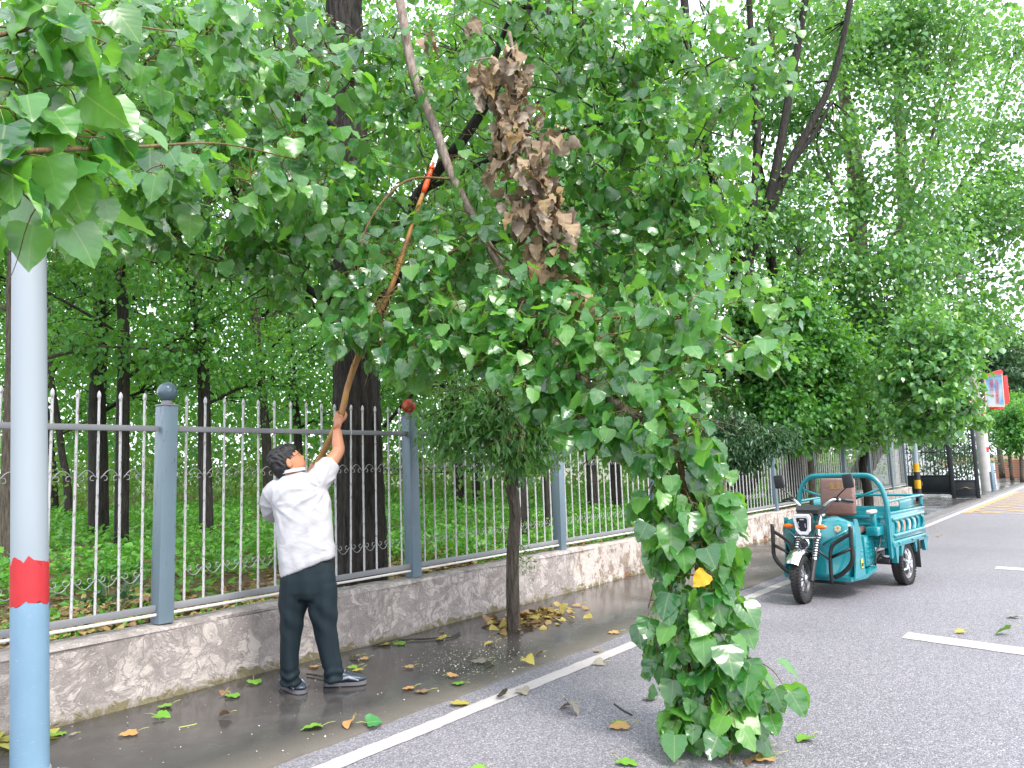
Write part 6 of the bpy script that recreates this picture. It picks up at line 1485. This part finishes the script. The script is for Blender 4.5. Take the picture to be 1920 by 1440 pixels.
    for k in range(int(L/.3)):
        p = e1*(k*.3+.15); h_ = link('hoop', hoop, t, tuple(p+np.array([0, 0, .95]))); h_.rotation_euler[2] = az; link('bar', upr, t, tuple(e1*k*.3))
        if k % 8 == 0: link('post', post, t, tuple(e1*k*.3))
    a, c = W(-100, 930, 47), W(1350, 930, 47); a[2] = c[2] = 0; e1 = nrm(c-a); L = np.linalg.norm(c-a); nv = np.array([-e1[1], e1[0], 0])
    t = thing('boundary_wall', 'long pale wall far behind the wood', 'wall', a); pw = simple('pale_render', (.5, .5, .44), .9, 0, .25, 1.5)
    M = Matrix(((e1[0], nv[0], 0, a[0]), (e1[1], nv[1], 0, a[1]), (0, 0, 1, 0), (0, 0, 0, 1)))
    MB().box((0, 0, 0), (L, .3, 2.1), M).build('masonry', pw, t, False); MB().box((0, -.06, 2.1), (L, .36, 2.2), M).build('coping', pw, t, False)
far_end()
def gate_shrubs():
    rs = np.random.default_rng(111); P, O = [], []
    for k in range(60):
        c = W(rs.uniform(1715, 1850), 890, rs.uniform(33, 38)); c[2] = rs.uniform(.3, 3.2); q = rs.normal(0, 1, (60, 3))*np.array([.4, .4, .35]); P.append(c+q); O.append(nrm(q))
    P = np.concatenate(P); O = np.concatenate(O)
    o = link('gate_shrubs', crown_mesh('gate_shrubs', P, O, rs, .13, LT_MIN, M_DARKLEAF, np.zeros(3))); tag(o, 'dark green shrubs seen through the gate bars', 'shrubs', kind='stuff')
gate_shrubs()

# ------------------------------------------------------------------ fallen leaves, twigs and litter on the paving
def fallen():
    rs = np.random.default_rng(101)
    def mk(nm, c1, c2): return leaf_mat(nm, [c1, c2, c1], tuple(x*.6 for x in c1), rough=.5, vein=True, tmix=.15, under=tuple(min(1, x*1.1) for x in c2), spec=.4)
    CM = {'green': mk('fallen_green', (.13, .33, .03), (.2, .4, .05)), 'yellow': mk('fallen_yellow', (.42, .36, .06), (.5, .42, .1)), 'orange': mk('fallen_orange', (.5, .24, .08), (.55, .34, .14)), 'brown': mk('fallen_brown', (.2, .11, .06), (.3, .2, .12)), 'pale': mk('fallen_pale', (.25, .22, .18), (.33, .29, .24)), 'dark': mk('fallen_dark', (.03, .025, .02), (.06, .045, .035)), 'dkgreen': mk('fallen_deep_green', (.04, .18, .05), (.06, .24, .07))}
    TM = [leaf_template(9, .03, .1+.13*i, .05+.16*i, .5, .035, 20+i) for i in range(4)]
    PM = {}
    L = [ # px, py, size, colour, heading deg, curl template, label
        (103, 1378, .13, 'green', 40, 0, 'half hidden green leaf on the pavement right behind the street pole'), (135, 1379, .05, 'pale', 80, 1, 'tiny pale leaf scrap on the pavement near the street pole'),
        (240, 1377, .12, 'orange', 100, 0, 'pale orange leaf alone on the pavement between street pole and man'), (308, 1326, .11, 'green', 100, 0, 'yellow-green leaf near the wall, the farther one of two left of the man'),
        (305, 1346, .12, 'green', 250, 1, 'bright green leaf with a long stalk left of the man'), (421, 1345, .09, 'brown', 60, 2, 'small brown leaf on the pavement lower left of the man'),
        (420, 1302, .09, 'brown', 160, 1, 'brown leaf scrap beside the stalked yellow-green leaf'), (438, 1306, .12, 'green', 200, 0, 'yellow-green leaf with upright stalk just left of the man'), (478, 1281, .13, 'green', 180, 0, 'flat yellow-green leaf with upright stalk by the wall left of the man'),
        (588, 1251, .09, 'orange', 90, 0, 'orange leaf on the pavement between the legs of the man'), (660, 1252, .1, 'green', 80, 0, 'green leaf with stalk just right of the right trouser leg'), (670, 1258, .1, 'yellow', 110, 0, 'yellow-green leaf touching the green one right of the man'),
        (665, 1234, .1, 'yellow', 60, 1, 'yellow-brown leaf near the wall right of the man'), (682, 1236, .09, 'orange', 110, 0, 'small orange leaf near the wall right of the man'), (585, 1366, .15, 'green', 95, 1, 'bright lime green leaf on the wet pavement below the man'),
        (655, 1362, .12, 'orange', 150, 2, 'curled orange leaf on the pavement below the man'), (702, 1359, .12, 'dkgreen', 300, 2, 'deep green folded leaf next to the orange one near the kerb'),
        (766, 1251, .09, 'orange', 95, 0, 'small pale orange leaf in the middle of the wet pavement'), (765, 1292, .1, 'orange', 100, 0, 'orange leaf, left one of a pair near the kerb'), (790, 1298, .12, 'brown', 80, 0, 'tan leaf, right one of a pair near the kerb'),
        (850, 1270, .1, 'orange', 280, 1, 'upper yellow-orange leaf of two by the kerb'), (858, 1283, .11, 'green', 60, 0, 'lower yellow-green leaf of two by the kerb'), (862, 1320, .14, 'yellow', 20, 0, 'large olive yellow leaf at the edge of the white line'),
        (897, 1241, .14, 'pale', 80, 0, 'pale flat leaf lying in the wood shavings'), (915, 1255, .09, 'dark', 120, 2, 'black curled leaf beside the pale flat one'), (918, 1209, .13, 'yellow', 90, 1, 'dull yellow leaf on the wet pavement near the sapling'),
        (720, 1210, .13, 'yellow', 100, 0, 'yellow leaf by the twig at the wall foot'), (748, 1208, .14, 'green', 85, 0, 'yellow-green leaf lying across the twig at the wall foot'), (826, 1200, .12, 'yellow', 40, 1, 'pale yellow leaf at the tip of the twig by the wall'),
        (992, 1246, .12, 'yellow', 200, 3, 'upright curled yellow-green leaf on the pavement by the white line'), (1010, 1230, .08, 'brown', 100, 2, 'small brown curled leaf on the pavement behind the white line'), (940, 1308, .1, 'dark', 30, 2, 'dark crumpled leaf on the edge of the white line'),
        (982, 1300, .12, 'pale', 190, 1, 'grey-green cupped leaf lying on the white line'), (1075, 1338, .14, 'pale', 200, 2, 'tent-shaped pale dry leaf on the asphalt'), (1060, 1328, .1, 'brown', 100, 2, 'brown leaf tucked behind the tent-shaped dry leaf'),
        (1122, 1246, .1, 'pale', 100, 2, 'pale green upturned leaf on the asphalt by the white line'), (1118, 1222, .07, 'orange', 80, 1, 'small orange leaf on the white line near the hanging branch'), (1150, 1187, .12, 'orange', 95, 0, 'orange-yellow leaf at the kerb left of the hanging branch'),
        (1160, 1364, .14, 'orange', 85, 0, 'broad orange leaf on the asphalt left of the branch tip'), (1158, 1356, .1, 'green', 60, 0, 'pale green leaf under the broad orange one'), (1217, 1312, .1, 'pale', 60, 1, 'pale pinkish dry leaf close to the hanging branch'),
        (1178, 1432, .12, 'green', 210, 0, 'green leaf with upright stalk at the bottom edge of the road'), (1262, 1398, .13, 'dkgreen', 95, 1, 'green leaf under the tip of the hanging branch'), (1428, 1425, .15, 'orange', 80, 0, 'golden yellow leaf just right of the branch tip'),
        (1408, 1432, .1, 'brown', 140, 2, 'russet leaf tucked against the right side of the branch tip'), (1425, 1408, .1, 'green', 70, 0, 'pale green leaf right of the branch tip'), (1508, 1388, .12, 'green', 100, 1, 'pale green leaf alone on the asphalt right of the branch'),
        (1800, 1187, .1, 'yellow', 90, 1, 'small yellowish leaf beside the nearer white bar'), (1880, 1190, .16, 'green', 80, 2, 'grey-green leaf behind the nearer white bar'), (1898, 1158, .12, 'pale', 90, 1, 'faint pale leaf far out on the asphalt'), (1760, 1006, .14, 'yellow', 90, 1, 'small yellow leaf on the road right of the cargo bed'),
        (1320, 1131, .12, 'orange', 100, 0, 'orange leaf on the pavement right of the young tree'), (1080, 1136, .12, 'orange', 85, 0, 'orange leaf on the pavement between young tree and hanging branch'), (895, 1443, .1, 'green', 100, 0, 'green leaf scrap at the bottom edge near the white line')]
    L = [q for q in L if q[0] != 1320]
    for px, py, sz, c, hd, tp, lab in L:
        z = .022 if py < 1500 else 0; g = G(px, py); on = g[1] > 3.6; z = .02 if on else .005; g = G(px, py, z)
        if not on and 3.28 < g[1] < 3.42: g[2] += .004
        key = (c, tp)
        if key not in PM:
            V, T, uv = TM[tp]; PM[key] = fast_mesh('blade', V, T, CM[c], uv)
        t = thing('fallen_leaf', lab, 'leaf', (g[0], g[1], g[2]+.012), 0, 'fallen leaves on the paving')
        o = link('blade', PM[key], t); a = R(hd)
        tilt = {0: (.06, .05), 1: (.15, .1), 2: (.5, .25), 3: (.3, .2)}[tp]
        Mx = Matrix.Rotation(a-YAW-math.pi/2+math.pi/2+rs.normal(0, .2), 4, 'Z') @ Matrix.Rotation(tilt[0]*rs.choice([-1, 1]), 4, 'Y') @ Matrix.Rotation(rs.normal(0, tilt[1]*.5), 4, 'X') @ Matrix.Scale(sz*.85, 4) @ Matrix.Translation((0, -.45, 0))
        V = np.array([Mx @ Vector(v) for v in TM[tp][0]]); lift = -V[:, 2].min()-.009
        o.matrix_local = Matrix.Translation((0, 0, float(lift))) @ Mx
        p0 = Mx @ Vector((0, 0, 0))+Vector((0, 0, lift)); e = Mx @ Vector((rs.normal(0, .1), -.65, .15))+Vector((0, 0, lift)); 
        mb = MB().tube([p0, (p0+e)/2+Vector((0, 0, .006)), Vector((e.x, e.y, max(e.z, -.006)))], .0016, 4); link('stalk', mb.mesh('stalk', M_PET, 'all'), t)
    # litter heap round the sapling
    b = G(985, 1172); n = 260; a = rs.uniform(0, 6.28, n); r = np.abs(rs.normal(0, .2, n)); P = np.stack([b[0]+.1+np.cos(a)*r*1.6, b[1]+.06+np.sin(a)*r*.9, .025+rs.uniform(0, .05, n)*np.exp(-r*3)], 1); P[:, 1] = np.clip(P[:, 1], 4.3, 5.22)
    t = thing('leaf_heap', 'heap of brown and yellow leaves round the foot of the young tree', 'leaf litter', (b[0], b[1], .02))
    V, T, U = scatter(LT_LOW, P-np.array(t.location), frames(rs.normal(0, 1, (n, 3))*np.array([1, 1, .25]), np.array([0, 0, 1.0])+rs.normal(0, .35, (n, 3))), rs.uniform(.06, .12, n))
    link('leaves', fast_mesh('leaves', V, T, M_LITTER, None, None, False), t)['kind'] = 'stuff'
    mb = MB(); n = 22
    for i in range(14):
        ring_ = []
        rr = .34*(1-i/13)
        for k in range(n): q = 2*math.pi*k/n; ring_.append((b[0]+.08+math.cos(q)*rr*1.5*(1+.1*math.sin(3*q)), b[1]+.05+math.sin(q)*rr*.75, .017+.028*(i/13)**.6))
        if i == 0: R0 = []
        R0.append(ring_)
    link('soil_patch', MB().loft(R0).mesh('soil_patch', MATS['soil'], 'all', tuple(t.location)), t)
    b = W(20, 1400, depth(G(20, 1400)))
    t = thing('leaf_heap', 'small pile of yellow leaves at the wall foot left of the street pole', 'leaf litter', (b[0], b[1], .02)); n = 26
    P = rs.normal(0, 1, (n, 3))*np.array([.12, .1, 0])+np.array([0, 0, .01]); P[:, 2] += rs.uniform(0, .04, n); V, T, U = scatter(LT_LOW, P, frames(rs.normal(0, 1, (n, 3))*np.array([1, 1, .2]), np.array([0, 0, 1.0])+rs.normal(0, .25, (n, 3))), rs.uniform(.09, .14, n))
    link('leaves', fast_mesh('leaves', V, T, CM['yellow'], np.zeros((len(V), 2)), None, False), t)['kind'] = 'stuff'
    # twigs
    tw = simple('twig_dark', (.03, .025, .02), .8)
    for P_, r, lab in (([(700, 1214), (740, 1203), (790, 1200), (845, 1196), (862, 1188)], .008, 'long dark twig lying at the foot of the wall'), ([(1152, 1322), (1168, 1334), (1185, 1343)], .006, 'short curved brown twig on the asphalt'), ([(1421, 1348), (1432, 1353), (1443, 1358)], .005, 'tiny twig on the asphalt right of the hanging branch'),
                       ([(575, 1265), (590, 1267), (606, 1270)], .006, 'dark leaf stalk lying between the feet of the man'), ([(335, 1365), (352, 1362), (369, 1358)], .003, 'thin pale stalk on the pavement left of the man')):
        pts = [G(x, y, .022)+np.array([0, 0, r]) for x, y in P_]; q = pts[0].copy()
        t = thing('fallen_twig', lab, 'twig', q); MB().tube(smooth_path(pts, 4), r, 6).build('stem', M_PET if 'pale' in lab else tw, t, 'all')
    # dark dried clump against the wall behind the man's leg
    b = G(590, 1228, .02); t = thing('dried_clump', 'black shrivelled leaf clump at the wall between the legs of the man', 'leaf', b); n = 26
    P = rs.normal(0, 1, (n, 3))*np.array([.025, .02, .035])+np.array([0, 0, .07]); V, T, U = scatter(LT_LOW, P, frames(rs.normal(0, 1, (n, 3)), rs.normal(0, 1, (n, 3))), rs.uniform(.05, .08, n))
    link('leaves', fast_mesh('leaves', V, T, CM['dark'], np.zeros((len(V), 2)), None, False), t)
    # wood shavings under the cut and small crumbs over the paving: too many to count
    n = 900; P = np.zeros((n, 3))
    for i in range(n):
        if i < 640: px, py = 890+rs.normal(0, 55), 1235+rs.normal(0, 20)
        else: px, py = rs.uniform(60, 1350), rs.uniform(1210, 1440)
        P[i] = G(px, py, .021)
    ok = (P[:, 1] > 3.62) & (P[:, 1] < 5.2); P = P[ok]; n = len(P)
    V, T, U = scatter(LT_MIN, P, frames(rs.normal(0, 1, (n, 3))*np.array([1, 1, .3]), np.array([0, 0, 1.0])+rs.normal(0, .5, (n, 3))), rs.uniform(.005, .014, n))
    o = link('wood_shavings', fast_mesh('wood_shavings', V, T, simple('shavings', (.6, .53, .42), .7), None, None, False)); tag(o, 'pale wood shavings and crumbs scattered on the wet pavement', 'sawdust', kind='stuff')
fallen()
